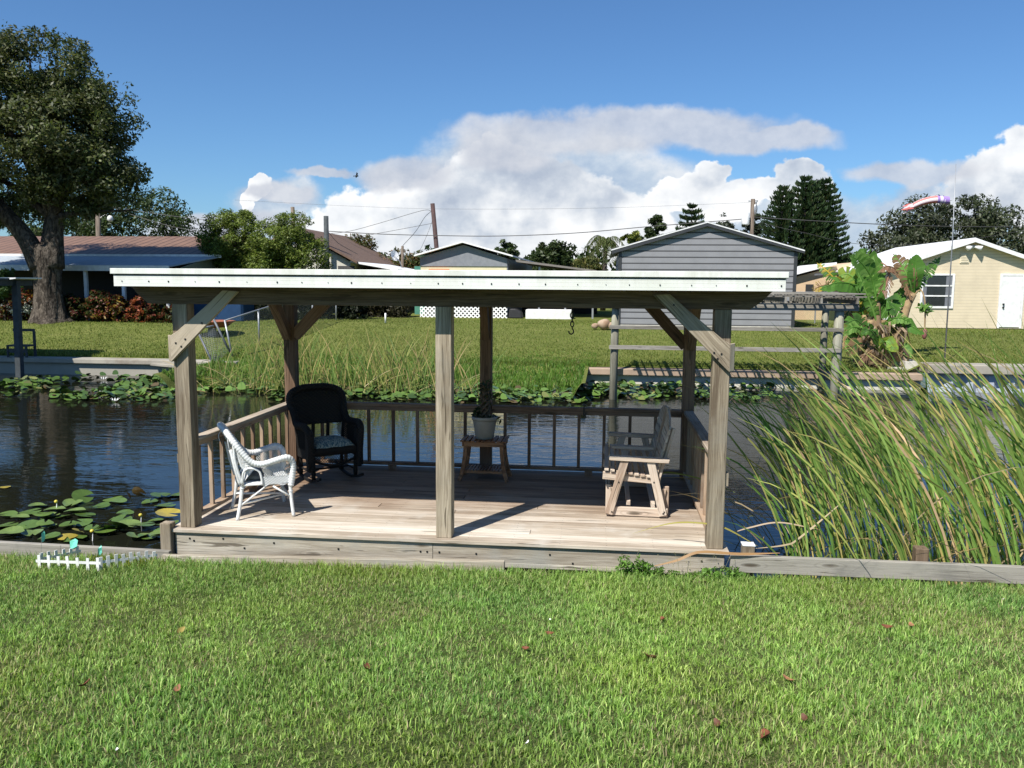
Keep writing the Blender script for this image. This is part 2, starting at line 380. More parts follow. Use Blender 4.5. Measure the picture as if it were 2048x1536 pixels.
M_BLACK = plain('black_wicker', (.008, .007, .006), .7, (.014, .012, .010), 60, .5, spec=.25)
M_CUSH = plain('cushion_fabric', (.20, .28, .30), .95, (.10, .17, .20), 22, .1)
M_POT = plain('beige_plastic', (.24, .22, .18), .5, (.30, .28, .24), 5, .02)
M_STEM = plain('braided_stem', (.10, .075, .05), .9, (.055, .045, .03), 30, .4)
M_LEAF = leafmat('leaf')
M_GRASS = leafmat('grass_blade', .45, .5, .3)
M_WHITE = plain('white_paint', (.78, .78, .76), .5)
M_CONC = plain('concrete', (.36, .33, .27), .9, (.27, .25, .21), 2.2, .5, dirt=(.20, .16, .12))
M_WALLC = plain('seawall_concrete', (.34, .32, .265), .9, (.28, .265, .22), 1.2, .4, dirt=(.30, .28, .22))
M_STEEL = plain('galvanised_steel', (.36, .37, .38), .45, (.28, .29, .3), 8, .1, metal=.5)
M_BARK = plain('bark', (.15, .125, .10), .95, (.06, .05, .04), 7, 1.0)
_n = NT(M_BARK.node_tree); _p = _n.vm('MULTIPLY', _n.add('ShaderNodeNewGeometry').outputs['Position'], (1, 1, .35))[0]
_v = _n.noise(_p, 7, 5, .65, 1.2)[0]; bump(_n, _n.n['Principled BSDF'], _v, 1.0, .12)
_b = _n.n['Principled BSDF']; _c = _b.inputs[0].links[0].from_socket; _n.l.new(_n.mix(_n.mrange(_v, .40, .56, .8, 0), _c, (.025, .02, .016)), _b.inputs[0])
M_BARK.node_tree.nodes['Principled BSDF'].inputs['Specular IOR Level'].default_value = .1

# ------------------------------------------------------------------ the setting
def zlawn(x, y):
    e = -.25+.0135*np.clip(x, -3, 9)
    return e+.127*np.clip(-.25-y, 0, 9)
def grid(name, xs, ys, zf, mat):
    X, Y = np.meshgrid(xs, ys); Z = zf(X, Y)
    v = np.stack([X, Y, Z], -1).reshape(-1, 3); nx = len(xs)
    i, j = np.meshgrid(np.arange(nx-1), np.arange(len(ys)-1)); a = (j*nx+i).ravel()
    return npmesh(name, v, np.stack([a, a+1, a+1+nx, a+nx], 1), mat, smooth=True)
def soil(name, c1, c2, c3):
    m, nt, bs = newmat(name)
    co = nt.add('ShaderNodeNewGeometry').outputs['Position']
    a = nt.noise(co, 55, 4, .7)[0]; b = nt.noise(co, 1.1, 4, .6)[0]; c = nt.noise(nt.vm('MULTIPLY', co, (1, 1, 1))[0], 9, 3, .6)[0]
    t = nt.math('ADD', nt.math('MULTIPLY', a, .55), nt.math('ADD', nt.math('MULTIPLY', b, .3), nt.math('MULTIPLY', c, .15)))
    nt.l.new(nt.ramp(t, [(.38, c1), (.5, c2), (.62, c3)]), bs.inputs[0]); bs.inputs['Roughness'].default_value = .95
    bs.inputs['Specular IOR Level'].default_value = .1
    bump(nt, bs, a, .8, .03); return m
M_LAWN = soil('lawn_soil', (.035, .055, .014), (.07, .095, .026), (.16, .15, .07))
M_FLAWN = soil('far_lawn', (.075, .097, .021), (.13, .153, .037), (.21, .21, .07))
o = grid('lawn', np.concatenate([[-60, -30, -12], np.linspace(-6, 14, 90), [25, 60]]), np.concatenate([[-60, -30, -14], np.linspace(-9, -.22, 60)]),
     lambda x, y: zlawn(x, y)+.012*vnoise(x, y, 3, 1)*(y > -13), M_LAWN); tag(o, kind='structure')
mb = MB(); mb.box(-60, 60, -.22, -.16, -2.5, -.32); o = mb.build('lawn_edge', M_LAWN); tag(o, kind='structure')

def zfar(x, y):
    x = np.asarray(x, float); y = np.asarray(y, float)
    edge = np.where(x < 12.3, -.07, .19)
    up = np.where(x < -7, .115, .075)
    wall = np.minimum(edge+up*np.clip(y-16.6, 0, 100), .64+.004*np.clip(y-24, 0, 200))
    # open bank between the two seawalls
    t = smoothstep(13.0, 17.5, y+.35*vnoise(x, y, 1.2, 5)); bank = -.72+t*(.72-.02)+.05*vnoise(x, y, 2.3, 8)*smoothstep(13, 14, y)
    bank = np.where(y > 17.0, np.maximum(bank, -.05)+0*x, bank)
    m = smoothstep(-7.3, -6.6, x)*(1-smoothstep(2.9, 3.35, x))*(1-smoothstep(17.0, 19.5, y))
    return wall*(1-m)+np.minimum(bank, wall+.1)*m
fx = np.concatenate([[-300, -120, -60, -40, -28], np.arange(-22, -7.7, .5), np.arange(-7.5, 4, .12), np.arange(4, 30, .5), [40, 60, 120, 300]])
fyb = np.concatenate([[16.62, 17, 17.5, 18.2, 19], np.arange(20, 34, 1.), [40, 60, 100, 200, 500]])
o = grid('far_lawn', fx, fyb, zfar, M_FLAWN); tag(o, kind='structure')
o = grid('bank', np.arange(-7.4, 3.4, .09), np.arange(12.6, 16.75, .09), zfar, M_FLAWN); tag(o, kind='structure')

# water
m, nt, bs = newmat('canal_water')
co = nt.add('ShaderNodeNewGeometry').outputs['Position']
w1 = nt.noise(nt.vm('MULTIPLY', co, (.8, 1.9, 1))[0], 1.5, 3, .55, .5)[0]
w2 = nt.noise(nt.vm('MULTIPLY', co, (.75, 1.7, 1))[0], 5.2, 3, .6, .6)[0]
patch = nt.mrange(nt.noise(co, .32, 2, .5)[0], .38, .66, .25, 1.)
h = nt.math('ADD', nt.math('MULTIPLY', w1, .75), nt.math('MULTIPLY', nt.math('MULTIPLY', w2, patch), .32))
bs.inputs['Base Color'].default_value = (.010, .011, .007, 1); bs.inputs['Roughness'].default_value = .025
bs.inputs['IOR'].default_value = 1.36
bump(nt, bs, h, 1.0, .0095)
M_WATER = m
mb = MB(); mb.add([(-80, -.3, -.55), (80, -.3, -.55), (80, 17.2, -.55), (-80, 17.2, -.55)], [(0, 1, 2, 3)])
o = mb.build('water', M_WATER); tag(o, kind='structure')
mb = MB(); mb.add([(-80, -.5, -2.2), (80, -.5, -2.2), (80, 18, -2.2), (-80, 18, -2.2)], [(0, 1, 2, 3)])
o = mb.build('canal_bed', M_LAWN); tag(o, kind='structure')

# near lawn blades
def near_grass():
    n = 340000
    u = RG.uniform(0, 1, n); d = 2.5+u**.72*4.9          # distance along the view, denser close by
    lat = RG.uniform(-1, 1, n); lat = np.sign(lat)*np.where(np.abs(lat) < .78, np.abs(lat)/.78*1.2, 1.2+(np.abs(lat)-.78)/.22*1.1)*.61*d
    fw = np.array([FW[0], FW[1]]); fw /= np.linalg.norm(fw); rt = np.array([fw[1], -fw[0]])
    x = CAM[0]+fw[0]*d+rt[0]*lat; y = CAM[1]+fw[1]*d+rt[1]*lat
    # clumps
    k = RG.uniform(0, 1, n) < .6
    x = x+np.where(k, .035*np.sin(x*37+y*19), 0); y = y+np.where(k, .035*np.cos(x*29-y*31), 0)
    ok = y < -.235; x, y = x[ok], y[ok]; n = len(x)
    base = np.stack([x, y, zlawn(x, y)-.005], 1)
    big = vnoise(x, y, 1.1, 3); med = vnoise(x, y, 6, 4)
    near_edge = smoothstep(-1.2, -.3, y)
    h = (.038+.010*big+.010*med+.032*near_edge)*RG.uniform(.45, 1.6, n)
    w = RG.uniform(.0045, .0085, n)
    lean = RG.uniform(.3, 2.2, n); az = RG.uniform(0, 6.28, n)
    g = pick([(.23, .38, .072), (.32, .48, .11), (.15, .27, .045), (.43, .54, .175), (.27, .42, .12)], n, jit=.25)
    dry = smoothstep(.15, .9, vnoise(x, y, 1.9, 9)+.45*vnoise(x, y, 7, 10)+.35*smoothstep(-1.5, -4.5, y))
    dc = pick([(.36, .36, .16), (.44, .37, .22), (.30, .33, .12)], n)
    isd = RG.uniform(0, 1, n) < (.09+.34*dry)
    c = np.where(isd[:, None], dc, g*(1+.2*big[:, None]+.16*med[:, None])*np.array([1, 1, 1])+np.array([.03, .0, -.01])*vnoise(x, y, 2.7, 14)[:, None]).clip(.01, .9)
    return blades('grass', base, h, w, lean, az, M_GRASS, c, 3, 1.3)
tag(near_grass(), 'bright green lawn grass in front of the pavilion deck', 'grass', kind='stuff')
def far_grass():
    n = 130000
    y = 16.7+RG.uniform(0, 1, n)**1.5*13; x = CAM[0]+(y-CAM[1])*RG.uniform(-.82, .62, n)
    base = np.stack([x, y, zfar(x, y)-.01], 1)
    h = RG.uniform(.03, .085, n)*(1+.5*(y < 17.2)); w = RG.uniform(.012, .03, n)
    b = vnoise(x, y, .8, 2)[:, None]
    c = pick([(.15, .20, .034), (.19, .24, .048), (.12, .17, .03), (.24, .25, .07), (.30, .28, .10)], n, p=[.3, .27, .25, .12, .06])*(1+.2*b)
    return blades('grass', base, h, w, RG.uniform(.2, 1.2, n), RG.uniform(0, 6.28, n), M_GRASS, c, 2, 1.2)
tag(far_grass(), 'short mown grass on the far side of the canal', 'grass', kind='stuff')
def bank_growth():
    n = 60000
    x = RG.uniform(-8.2, 3.6, n); y = RG.uniform(12.9, 19.2, n)
    z = zfar(x, y); ok = (z > -.62) & ((y > 16.6) | ((x > -7.3) & (x < 3.3)))
    ok &= RG.uniform(0, 1, n) < np.clip(1.25-(y-16.2)/3., .1, 1)
    x, y, z = x[ok], y[ok], z[ok]; n = len(x)
    h = RG.uniform(.05, .19, n)*(1+.5*vnoise(x, y, 1.7, 6))*(1-.55*smoothstep(16, 18.5, y))
    c = pick([(.11, .22, .03), (.15, .28, .045), (.08, .17, .025), (.21, .30, .07), (.26, .24, .10)], n, p=[.3, .32, .22, .1, .06])
    return blades('bank_grass', np.stack([x, y, z-.02], 1), h, RG.uniform(.014, .035, n), RG.uniform(.3, 1.5, n), RG.uniform(0, 6.28, n), M_GRASS, c, 2, 1.3)
tag(bank_growth(), 'lush unmown grass and weeds on the open bank', 'grass', kind='stuff')

# ------------------------------------------------------------------ seawalls
s = thing('seawall', 'weathered concrete seawall with a broken cap at the left', 'seawall', (-12, 16.4, -.6))
mb = MB(); mb.box(-40, -8.6, 16.05, 16.6, -.2, -.06)
for k in range(9):
    x0 = -8.6+k*.2; mb.box(x0, x0+.2, 16.05+random.uniform(0, .12), 16.6, -.2+random.uniform(-.02, .05), -.06-random.uniform(0, .03))
mb.build('cap', M_CONC, s, bevel=.02, seg=2)
MB().box(-40, -6.95, 16.17, 16.45, -2, -.2).build('wall_face', M_WALLC, s)
mb = MB(); mb.hexa([(-9.3, 15.9, -.2), (-8.2, 15.9, -.28), (-8.2, 16.15, -.26), (-9.3, 16.15, -.18)], [(-9.3, 15.9, -.15), (-8.2, 15.9, -.22), (-8.2, 16.15, -.2), (-9.3, 16.15, -.13)])
mb.build('broken_slab', M_CONC, s)
s = thing('seawall', 'long low seawall with brown stained cap below the dock frame', 'seawall', (8, 16.4, -.6))
MB().box(3.15, 12.32, 16.3, 16.85, -.27, -.09).build('cap', plain('stained_cap', (.40, .30, .22), .9, (.30, .22, .16), 1.5, .4, dirt=(.14, .10, .08)), s, bevel=.02, seg=2)
MB().box(3.25, 12.32, 16.45, 16.75, -2, -.27).build('wall_face', plain('pale_panel', (.62, .59, .50), .9, (.52, .5, .43), 1.4, .3), s)
s = thing('seawall', 'raised seawall of corrugated grey sheet under a concrete cap', 'seawall', (20, 16.5, -.6))
MB().box(12.34, 60, 16.05, 16.75, -.04, .2).build('cap', M_CONC, s, bevel=.02, seg=2)
mb = MB(); xs = np.arange(12.4, 40, .13); prof = [0, 0, .12, .12]
vs = []; 
for i, x in enumerate(xs):
    yy_ = 16.22+prof[i % 4]; vs += [(x, yy_, -1.5), (x, yy_, -.04)]
mb.add(vs, [(2*i, 2*i+2, 2*i+3, 2*i+1) for i in range(len(xs)-1)])
mb.build('sheet_piling', plain('sheet_pile', (.46, .50, .56), .6, (.36, .40, .46), 2, .1), s)
mb = MB(); mb.box(11.6, 12.33, 16.86, 19.2, -.12, .03); mb.box(12.0, 12.7, 16.76, 18.4, -.1, .205)
o = mb.build('walkway', plain('pale_walkway', (.55, .52, .45), .9), None); tag(o, kind='structure')

# ------------------------------------------------------------------ pavilion
PV = thing('pavilion', 'open timber pavilion with flat white roof on a deck over the water', 'pavilion', (2.4, 0, -.05))
W0, WC, W1, PW, D0 = 0.0, 2.3853, 4.74, .14, 2.5945
# deck
mb = MB(); y = -.055; k = 0
while y < 2.70:
    w = .139
    if k < 1 or random.random() < .35: mb.box(-.085, 4.925, y, y+w, -.032, 0, 0)
    else:
        cut = random.choice([1.6, 2.4, 3.2]); mb.box(-.06, cut-.002, y, y+w, -.032, random.uniform(-.001, .001), 0); mb.box(cut+.002, 4.895, y, y+w, -.032, random.uniform(-.001, .001), 0)
    y += w+.005; k += 1
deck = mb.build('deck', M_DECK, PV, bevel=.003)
mb = MB()
for yj in range(11):
    for xx in np.arange(.2, 4.9, .41):
        for dy in (.035, .1):
            mb.lathe([(.004, .0008), (.0, .0012)], xx+random.uniform(-.01, .01), -.055+yj*.144+dy+random.uniform(-.006, .006), 6)
mb.build('screw_heads', M_SCREW, deck)['kind'] = 'stuff'
mb = MB(); mb.box(-.04, 2.36, -.028, .01, -.27, -.036, 0); mb.box(2.363, 4.89, -.028, .01, -.2, -.036, 0)
mb.hexa([(2.9, -.03, -.235), (4.89, -.03, -.225), (4.89, .01, -.225), (2.9, .01, -.235)], [(2.9, -.03, -.19), (4.89, -.03, -.19), (4.89, .01, -.19), (2.9, .01, -.19)])
mb.build('skirt_board', M_SKIRT, PV, bevel=.003)
for x_, z_ in [(.1, -.09), (.14, -.11), (.42, -.08), (.62, -.16), (.9, -.1), (1.5, -.13), (2.25, -.12), (2.31, -.12), (2.42, -.12), (2.75, -.12), (3.4, -.1), (3.6, -.17), (4.2, -.12), (4.7, -.1)]:
    MB().bar((x_, -.034, z_), (x_, -.026, z_), .014, .014).build('bolt', M_SCREW, PV)
mb = MB(); mb.box(-.05, 4.9, 2.70, 2.735, -.2, -.034, 0); mb.box(-.06, -.02, .01, 2.7, -.2, -.034, 1); mb.box(4.86, 4.895, .01, 2.7, -.2, -.034, 1)
for x_ in np.arange(.4, 4.6, .4): mb.box(x_, x_+.04, .012, 2.7, -.2, -.034, 1)
mb.build('joists', M_GREY, PV)
for x_ in (W0, WC, W1):
    for y_ in (.2, D0): MB().box(x_, x_+PW, y_, y_+PW, -1.5, -.201, 2).build('pile', M_GREY, PV)
ZB, ZT = 2.045, 2.27
for i, x_ in enumerate((W0, WC, W1)):
    lean = (-.0, 0, .0)[i]
    MB().box(x_, x_+PW, 0, PW, 0.001, ZB-.001, 2).build('post', M_POST, PV, bevel=.006, seg=2)
    MB().box(x_, x_+PW-.006, D0, D0+PW, 0.001, ZB-.001, 2).build('post', M_CEDAR, PV, bevel=.006, seg=2)
def xbeam(y0, y1): return MB().prism([(-.22, ZB), (5.02, ZB), (5.12, ZB+.07), (5.27, ZT), (-.42, ZT), (-.33, ZB+.1)], 1, y0, y1, (1, 0, 0))
xbeam(.0, .045).build('beam', M_DARKW, PV, bevel=.003); xbeam(.095, .14).build('beam', M_DARKW, PV, bevel=.003)
xbeam(D0, D0+.045).build('beam', M_DARKW, PV, bevel=.003)
for x_ in (W0+.02, W1+.03): MB().box(x_, x_+.09, .145, D0-.002, ZB+.002, ZT-.002, 1).build('side_beam', M_DARKW, PV)
# roof
roof = MB().box(-.37, 5.25, -.262, 3.0, ZT+.002, 2.345).build('roof', M_FASCIA, PV)
mb = MB()
mb.box(-.385, 5.262, -.296, -.262, 2.304, 2.352); mb.box(-.385, 5.262, 2.99, 3.03, 2.304, 2.352)
mb.box(-.385, -.37, -.262, 2.99, 2.302, 2.350); mb.box(5.25, 5.264, -.262, 2.99, 2.302, 2.350)
mb.build('roof_edge', M_FASCIA, PV, bevel=.003)
mb = MB()
prof = [(-.262, 2.2), (-.281, 2.2), (-.281, 2.2232), (-.2795, 2.2238), (-.281, 2.2244), (-.281, 2.2564), (-.2795, 2.257), (-.281, 2.2576), (-.281, 2.2764), (-.279, 2.277), (-.281, 2.2776), (-.281, 2.29), (-.262, 2.29)]
mb.prism(prof, 0, -.362, 5.243)
mb.box(-.362, -.35, -.2615, 2.99, 2.2, 2.3); mb.box(5.231, 5.243, -.2615, 2.99, 2.2, 2.3); mb.box(-.35, 5.231, 2.98, 2.99, 2.2, 2.3)
fascia = mb.build('fascia', M_FASCIA, PV)
MB().box(-.36, 5.24, -.2705, -.2625, 2.2905, 2.3035).build('shadow_gap', M_GAP, PV)
for k in range(25):
    x_ = -.30+k*.2285+random.uniform(-.03, .03); s_ = random.choice([.005, .007, .009, .010]); MB().bar((x_, -.286, 2.243), (x_, -.279, 2.243), s_, s_*1.2).build('screw', M_SCREW, fascia)
# braces: front ones lie on the face of posts and beam
def brace(x_out, sg):
    mb = MB(); e = .0
    # inner direction sg (+1 left brace rises to the right)
    P = lambda a, z: (x_out+sg*a, z)
    poly = [P(0, 1.53), P(.64, 2.16), P(.50, 2.17), P(.34, 2.03), P(.06, 1.80), P(0, 1.765)]
    if sg < 0: poly = poly[::-1]
    b = MB(); b.prism(poly, 1, -.045, -.002, (sg, 0, 1))
    b.hexa(*[[(x_out, -.045, z0), (x_out, -.002, z0), (x_out-sg*.048, .03, z0+.005), (x_out-sg*.046, .0, z0+.005)] for z0 in (1.532, 1.763)], ax=2)
    return b.build('brace', M_POST, PV, bevel=.003)
brace(.0, 1); brace(4.868, -1)
for x_, z_ in [(.10, 1.67), (.14, 1.735), (.05, 1.70), (.3, 1.88), (4.80, 1.68), (4.74, 1.69), (4.77, 1.64), (4.4, 2.08)]: MB().bar((x_, -.05, z_), (x_, -.044, z_), .014, .014).build('bolt', M_SCREW, PV)
def bbrace(p0, p1, up): return MB().bar(p0, p1, .09, .13, up).build('brace', M_CEDAR, PV, bevel=.003)
bbrace((.12, D0+.05, 1.6), (.55, D0+.05, 2.04), (1, 0, -1)); bbrace((4.76, D0+.05, 1.55), (4.3, D0+.05, 2.05), (1, 0, 1))
bbrace((.05, D0+.02, 1.6), (.05, D0-.42, 2.04), (0, 1, 1)); bbrace((4.82, D0+.02, 1.55), (4.82, D0-.44, 2.04), (0, 1, 1))
bbrace((WC+.07, D0+.02, 1.62), (WC+.07, D0-.2, 2.04), (0, 1, .4))
# railings
M_GREYCAP = wood('grey_cap', [(.17, .12, .08), (.31, .25, .19), (.45, .38, .30)], blotch=(.33, .29, .24))
def railing(p0, p1, bal, name='railing', mt=None, cap=None):
    mt = mt or M_RAIL; cap = cap or M_GREYCAP
    p0, p1 = Vector(p0), Vector(p1)
    mb = MB(); z = Vector((0, 0, 1))
    mb.bar(p0+z*.745, p1+z*.745, .036, .052)
    mb.bar(p0+z*.075, p1+z*.075, .085, .036)
    r = mb.build(name, mt, PV, bevel=.003); MB().bar(p0+z*.79, p1+z*.79, .105, .036).build('rail_cap', cap, r, bevel=.003)
    for t in bal:
        q = p0.lerp(p1, t); MB().bar(q+z*.094, q+z*.718, .036, .036).build('baluster', mt, r, bevel=.002)
    MB().bar(p0.lerp(p1, .52)+z*.002, p0.lerp(p1, .52)+z*.056, .09, .06).build('rail_block', M_CEDAR, r)
    return r
ys_ = [AY(0, 0, 1)]*0
railing((.07, PW+.003, 0), (.07, D0-.003, 0), [(.045+.1*k) for k in range(10)])
bx = [float(AY(px, 850, 2.64)[0]) for px in (690, 737, 786, 834.5, 882, 930)]; L0, L1 = PW+.003, WC-.003
railing((L0, 2.655, 0), (L1, 2.655, 0), [(x_-L0)/(L1-L0) for x_ in [bx[0]-.58, bx[0]-.29]+bx], mt=M_CEDAR, cap=M_CEDAR)
bx = [float(AY(px, 850, 2.64)[0]) for px in (1010, 1058.5, 1108.7, 1158, 1208.5, 1260, 1311)]; L0, L1 = WC+PW+.003, W1-.003
railing((L0, 2.655, 0), (L1, 2.655, 0), [(x_-L0)/(L1-L0) for x_ in bx], mt=M_CEDAR, cap=M_CEDAR)
railing((W1+.07, PW+.003, 0), (W1+.07, D0-.003, 0), [(.05+.1*k) for k in range(10)])
MB().box(W1+.141, W1+.165, .02, .1, .55, .66).build('rail_bracket', M_POST, PV)
MB().box(-.022, -.002, .03, .1, .6, .68).build('rail_bracket', M_POST, PV)

# black hook clamped on the rail, chain under the beam
h = thing('chain_hook', 'black chain with an open hook hanging from the roof beam', 'hook', (3.56, .09, 1.87))
mb = MB()
def ring(mb, c, rx, rz, r, rot=0, a0=0, a1=360, n=14):
    pts = []
    for i in range(n+1):
        a = rad(a0+(a1-a0)*i/n); x = rx*math.cos(a)
        pts.append((c[0]+x*math.cos(rot), c[1]+x*math.sin(rot), c[2]+rz*math.sin(a)))
    mb.tube(pts, r, 6)
mb.tube([(3.56, .06, 2.05), (3.56, .06, 2.0)], .008, 6)
ring(mb, (3.56, .06, 1.982), .017, .024, .005); ring(mb, (3.56, .06, 1.945), .015, .024, .005, 1.57); ring(mb, (3.56, .06, 1.908), .016, .024, .005, .5)
mb.build('chain', M_SCREW, h, True)
mb = MB(); mb.tube([(3.56, .06, 1.89), (3.56, .06, 1.865)], .006, 6); ring(mb, (3.552, .06, 1.845), .02, .024, .006, 0, 70, -190)
mb.build('hook', M_SCREW, h, True)
h = thing('rail_clip', 'small black metal clip on the rear rail of the deck', 'clip', (float(AY(1168, 820, 2.6)[0]), 2.6, .7))
x_ = h.location.x
mb = MB(); mb.bar((x_, 2.598, .70), (x_, 2.598, .86), .014, .012); mb.bar((x_-.02, 2.595, .845), (x_+.025, 2.595, .845), .014, .014); mb.bar((x_+.02, 2.595, .69), (x_+.02, 2.595, .76), .012, .014)
mb.build('clip_body', M_SCREW, h)

# boards of the bulkhead
def board(name, b, label, mat=M_GREY, **k):
    o = MB().hexa(*b).build(name, mat, None, bevel=.004); return tag(o, label, 'board', **k)
board('bulkhead_board', ([(-9, -.14, -.36), (-.045, -.14, -.33), (-.045, -.09, -.33), (-9, -.09, -.36)], [(-9, -.14, -.10), (-.045, -.14, -.185), (-.045, -.09, -.185), (-9, -.09, -.10)]),
      'grey bulkhead plank running left from the deck corner', M_GREY)
board('bulkhead_board', ([(-.09, -.2, -.36), (3.02, -.2, -.33), (3.02, -.145, -.33), (-.09, -.145, -.36)], [(-.09, -.2, -.205), (3.02, -.2, -.125), (3.02, -.145, -.125), (-.09, -.145, -.205)]),
      'pale step plank lying in the grass below the deck skirt', M_SKIRT)
board('bulkhead_board', ([(4.925, -.14, -.15), (14, -.14, -.13), (14, -.09, -.13), (4.925, -.09, -.15)], [(4.925, -.14, -.005), (14, -.14, .015), (14, -.09, .015), (4.925, -.09, -.005)]),
      'grey bulkhead plank running right from the deck to the reeds', M_GREY)
o = MB().hexa([(5.6, -.26, -.22), (14, -.26, -.22), (14, -.17, -.22), (5.6, -.17, -.22)], [(5.6, -.26, -.185), (14, -.26, -.16), (14, -.17, -.16), (5.6, -.17, -.185)]).build('metal_edging', M_STEEL); tag(o, 'grey metal edging strip under the right hand plank', 'edging')
for x_, yv, w, top, lb, mt in [(-.155, -.085, .1, .055, 'short brown square post stub at the left deck corner', M_POST), (5.03, -.085, .1, .065, 'short square post stub with white top beside the right deck corner', M_POST), (6.43, -.08, .1, .10, 'dark old post stub among the reeds behind the plank', M_DARKW)]:
    t = thing('post_stub', lb, 'post', (x_+w/2, yv+w/2, -.6))
    MB().box(x_, x_+w, yv, yv+w, -1.2, top, 2).build('stub', mt, t, bevel=.005)
    if 'white' in lb: MB().box(x_-.003, x_+w+.003, yv-.003, yv+w+.003, top+.0005, top+.008).build('painted_top', M_WHITE, t)

# ------------------------------------------------------------------ furniture helpers
def spline(pts, n=40):
    """smooth Catmull-Rom curve through pts"""
    P = [Vector(p) for p in pts]; P = [P[0]*2-P[1]]+P+[P[-1]*2-P[-2]]; out = []; m = len(P)-3
    for i in range(m):
        k = max(2, n//m)
        for j in range(k):
            t = j/k; a, b, c, d = P[i:i+4]
            out.append(.5*((2*b)+(c-a)*t+(2*a-5*b+4*c-d)*t*t+(3*b-a-3*c+d)*t**3))
    out.append(P[-2]); return out
def wrapped(mb, pts, r, n=90, ribs=.02, amp=.12, sides=10, flat=1):
    c = spline(pts, n); L = 0; rr = []; prev = c[0]
    L = sum((c[i]-c[i-1]).length for i in range(1, len(c))); k = max(8, int(L/ribs*3))
    # resample evenly
    acc = [0]; 
    for i in range(1, len(c)): acc.append(acc[-1]+(c[i]-c[i-1]).length)
    out = []; j = 0
    for i in range(k+1):
        s = L*i/k
        while j < len(acc)-2 and acc[j+1] < s: j += 1
        t = (s-acc[j])/max(1e-6, acc[j+1]-acc[j]); out.append(c[j].lerp(c[j+1], min(1, t)))
        rr.append(r*(1+amp*(-1, .6, .6)[i % 3]))
    mb.tube(out, rr, sides)
def lattice(mb, f, nu, nv, r=.003, over=1):
    """open diagonal weave over the patch f(u,v); u,v in 0..1"""
    st = 1/nu
    for sg in (1, -1):
        a = -1.0
        while a <= 1.001+1:
            pts = []
            for i in range(13):
                v = i/12; u = a+(v*nv/nu)*sg if sg > 0 else a+1-(v*nv/nu)-1+nv/nu-.0
                u = a+v*nv/nu if sg > 0 else a+nv/nu-v*nv/nu-.0
                if 0 <= u <= 1: pts.append(f(u, v))
            if len(pts) > 1: mb.tube(pts, r, 4, False)
            a += st
def surf(mb, f, nu, nv, both=True, thick=.006):
    vs = [f(i/nu, j/nv) for j in range(nv+1) for i in range(nu+1)]
    fs = [(j*(nu+1)+i, j*(nu+1)+i+1, (j+1)*(nu+1)+i+1, (j+1)*(nu+1)+i) for j in range(nv) for i in range(nu)]
    mb.add(vs, fs)
def weave_mat(name, c1, c2, s=90, b=.8, rough=.5):
    m, nt, bs = newmat(name)
    co = nt.add('ShaderNodeTexCoord').outputs['Object']
    sx_ = nt.add('ShaderNodeSeparateXYZ', ins={0: co}).outputs
    a = nt.math('SINE', nt.math('MULTIPLY', nt.math('ADD', sx_[0], sx_[1]), s*2)); c = nt.math('SINE', nt.math('MULTIPLY', sx_[2], s*3))
    h = nt.math('MULTIPLY', a, c); h = nt.math('ADD', nt.math('MULTIPLY', h, .5), .5)
    nt.l.new(nt.mix(h, c1, c2), bs.inputs[0]); bs.inputs['Roughness'].default_value = rough
    bump(nt, bs, h, b, .004); return m
M_WWEAVE = weave_mat('white_weave', (.50, .50, .50), (.76, .77, .76))
M_BWEAVE = weave_mat('black_weave', (.004, .004, .004), (.020, .017, .014), 60, 1., .7); M_BWEAVE.node_tree.nodes['Principled BSDF'].inputs['Specular IOR Level'].default_value = .25

# ------------------------------------------------------------------ white wicker armchair
ch = thing('wicker_armchair', 'white wicker armchair standing in the sun by the left railing', 'armchair', (.53, .625, 0.001), rad(30.3), local=True)
def leg(pts, r, mat, root, n=8, nm='leg'): return MB().tube(spline(pts, 14), r, n).build(nm, mat, root, True)
rb, fb = .23, .285
for sy in (-1, 1):
    leg([(-.27, sy*.24, 0), (-.235, sy*.225, .17), (-.215, sy*.215, .33)], .017, M_WICK, ch)
    leg([(.245, sy*.295, 0), (.228, sy*.285, .17), (.22, sy*.28, .33)], .017, M_WICK, ch)
mb = MB()
side = lambda s: [(.225, s*.28, .30), (.245, s*.285, .42), (.245, s*.29, .53), (.19, s*.31, .585), (.08, s*.315, .565), (-.04, s*.30, .535), (-.13, s*.285, .56), (-.21, s*.265, .65), (-.28, s*.235, .75), (-.335, s*.17, .835), (-.37, s*.05, .875)]
path = side(-1)+side(1)[::-1]
wrapped(mb, path, .029, 160, .026, .11)
mb.build('wrapped_rim', M_WICK, ch, True)
def sidecurve(s):
    c = spline(side(s)[2:], 60)
    return lambda u: c[min(len(c)-1, int(u*(len(c)-1)))]
cl, cr_ = sidecurve(-1), sidecurve(1)
# woven back: between the two side curves above u=.45, bulging backwards
mb = MB()
def backf(u, v):
    a = cl(.42+.58*v); b = cr_(.42+.58*v); p = Vector(a).lerp(Vector(b), u); low = Vector((-.17-.16*v, p.y, 0))
    p.x -= .10*math.sin(math.pi*u)*(1-v*.8); return p
def backlow(u, v):
    top = backf(u, 0); bot = Vector((-.20, -.22+.44*u, .36)); return bot.lerp(top, v)
surf(mb, backf, 16, 14); surf(mb, backlow, 16, 4); mb.build('back', M_WWEAVE, ch, True)
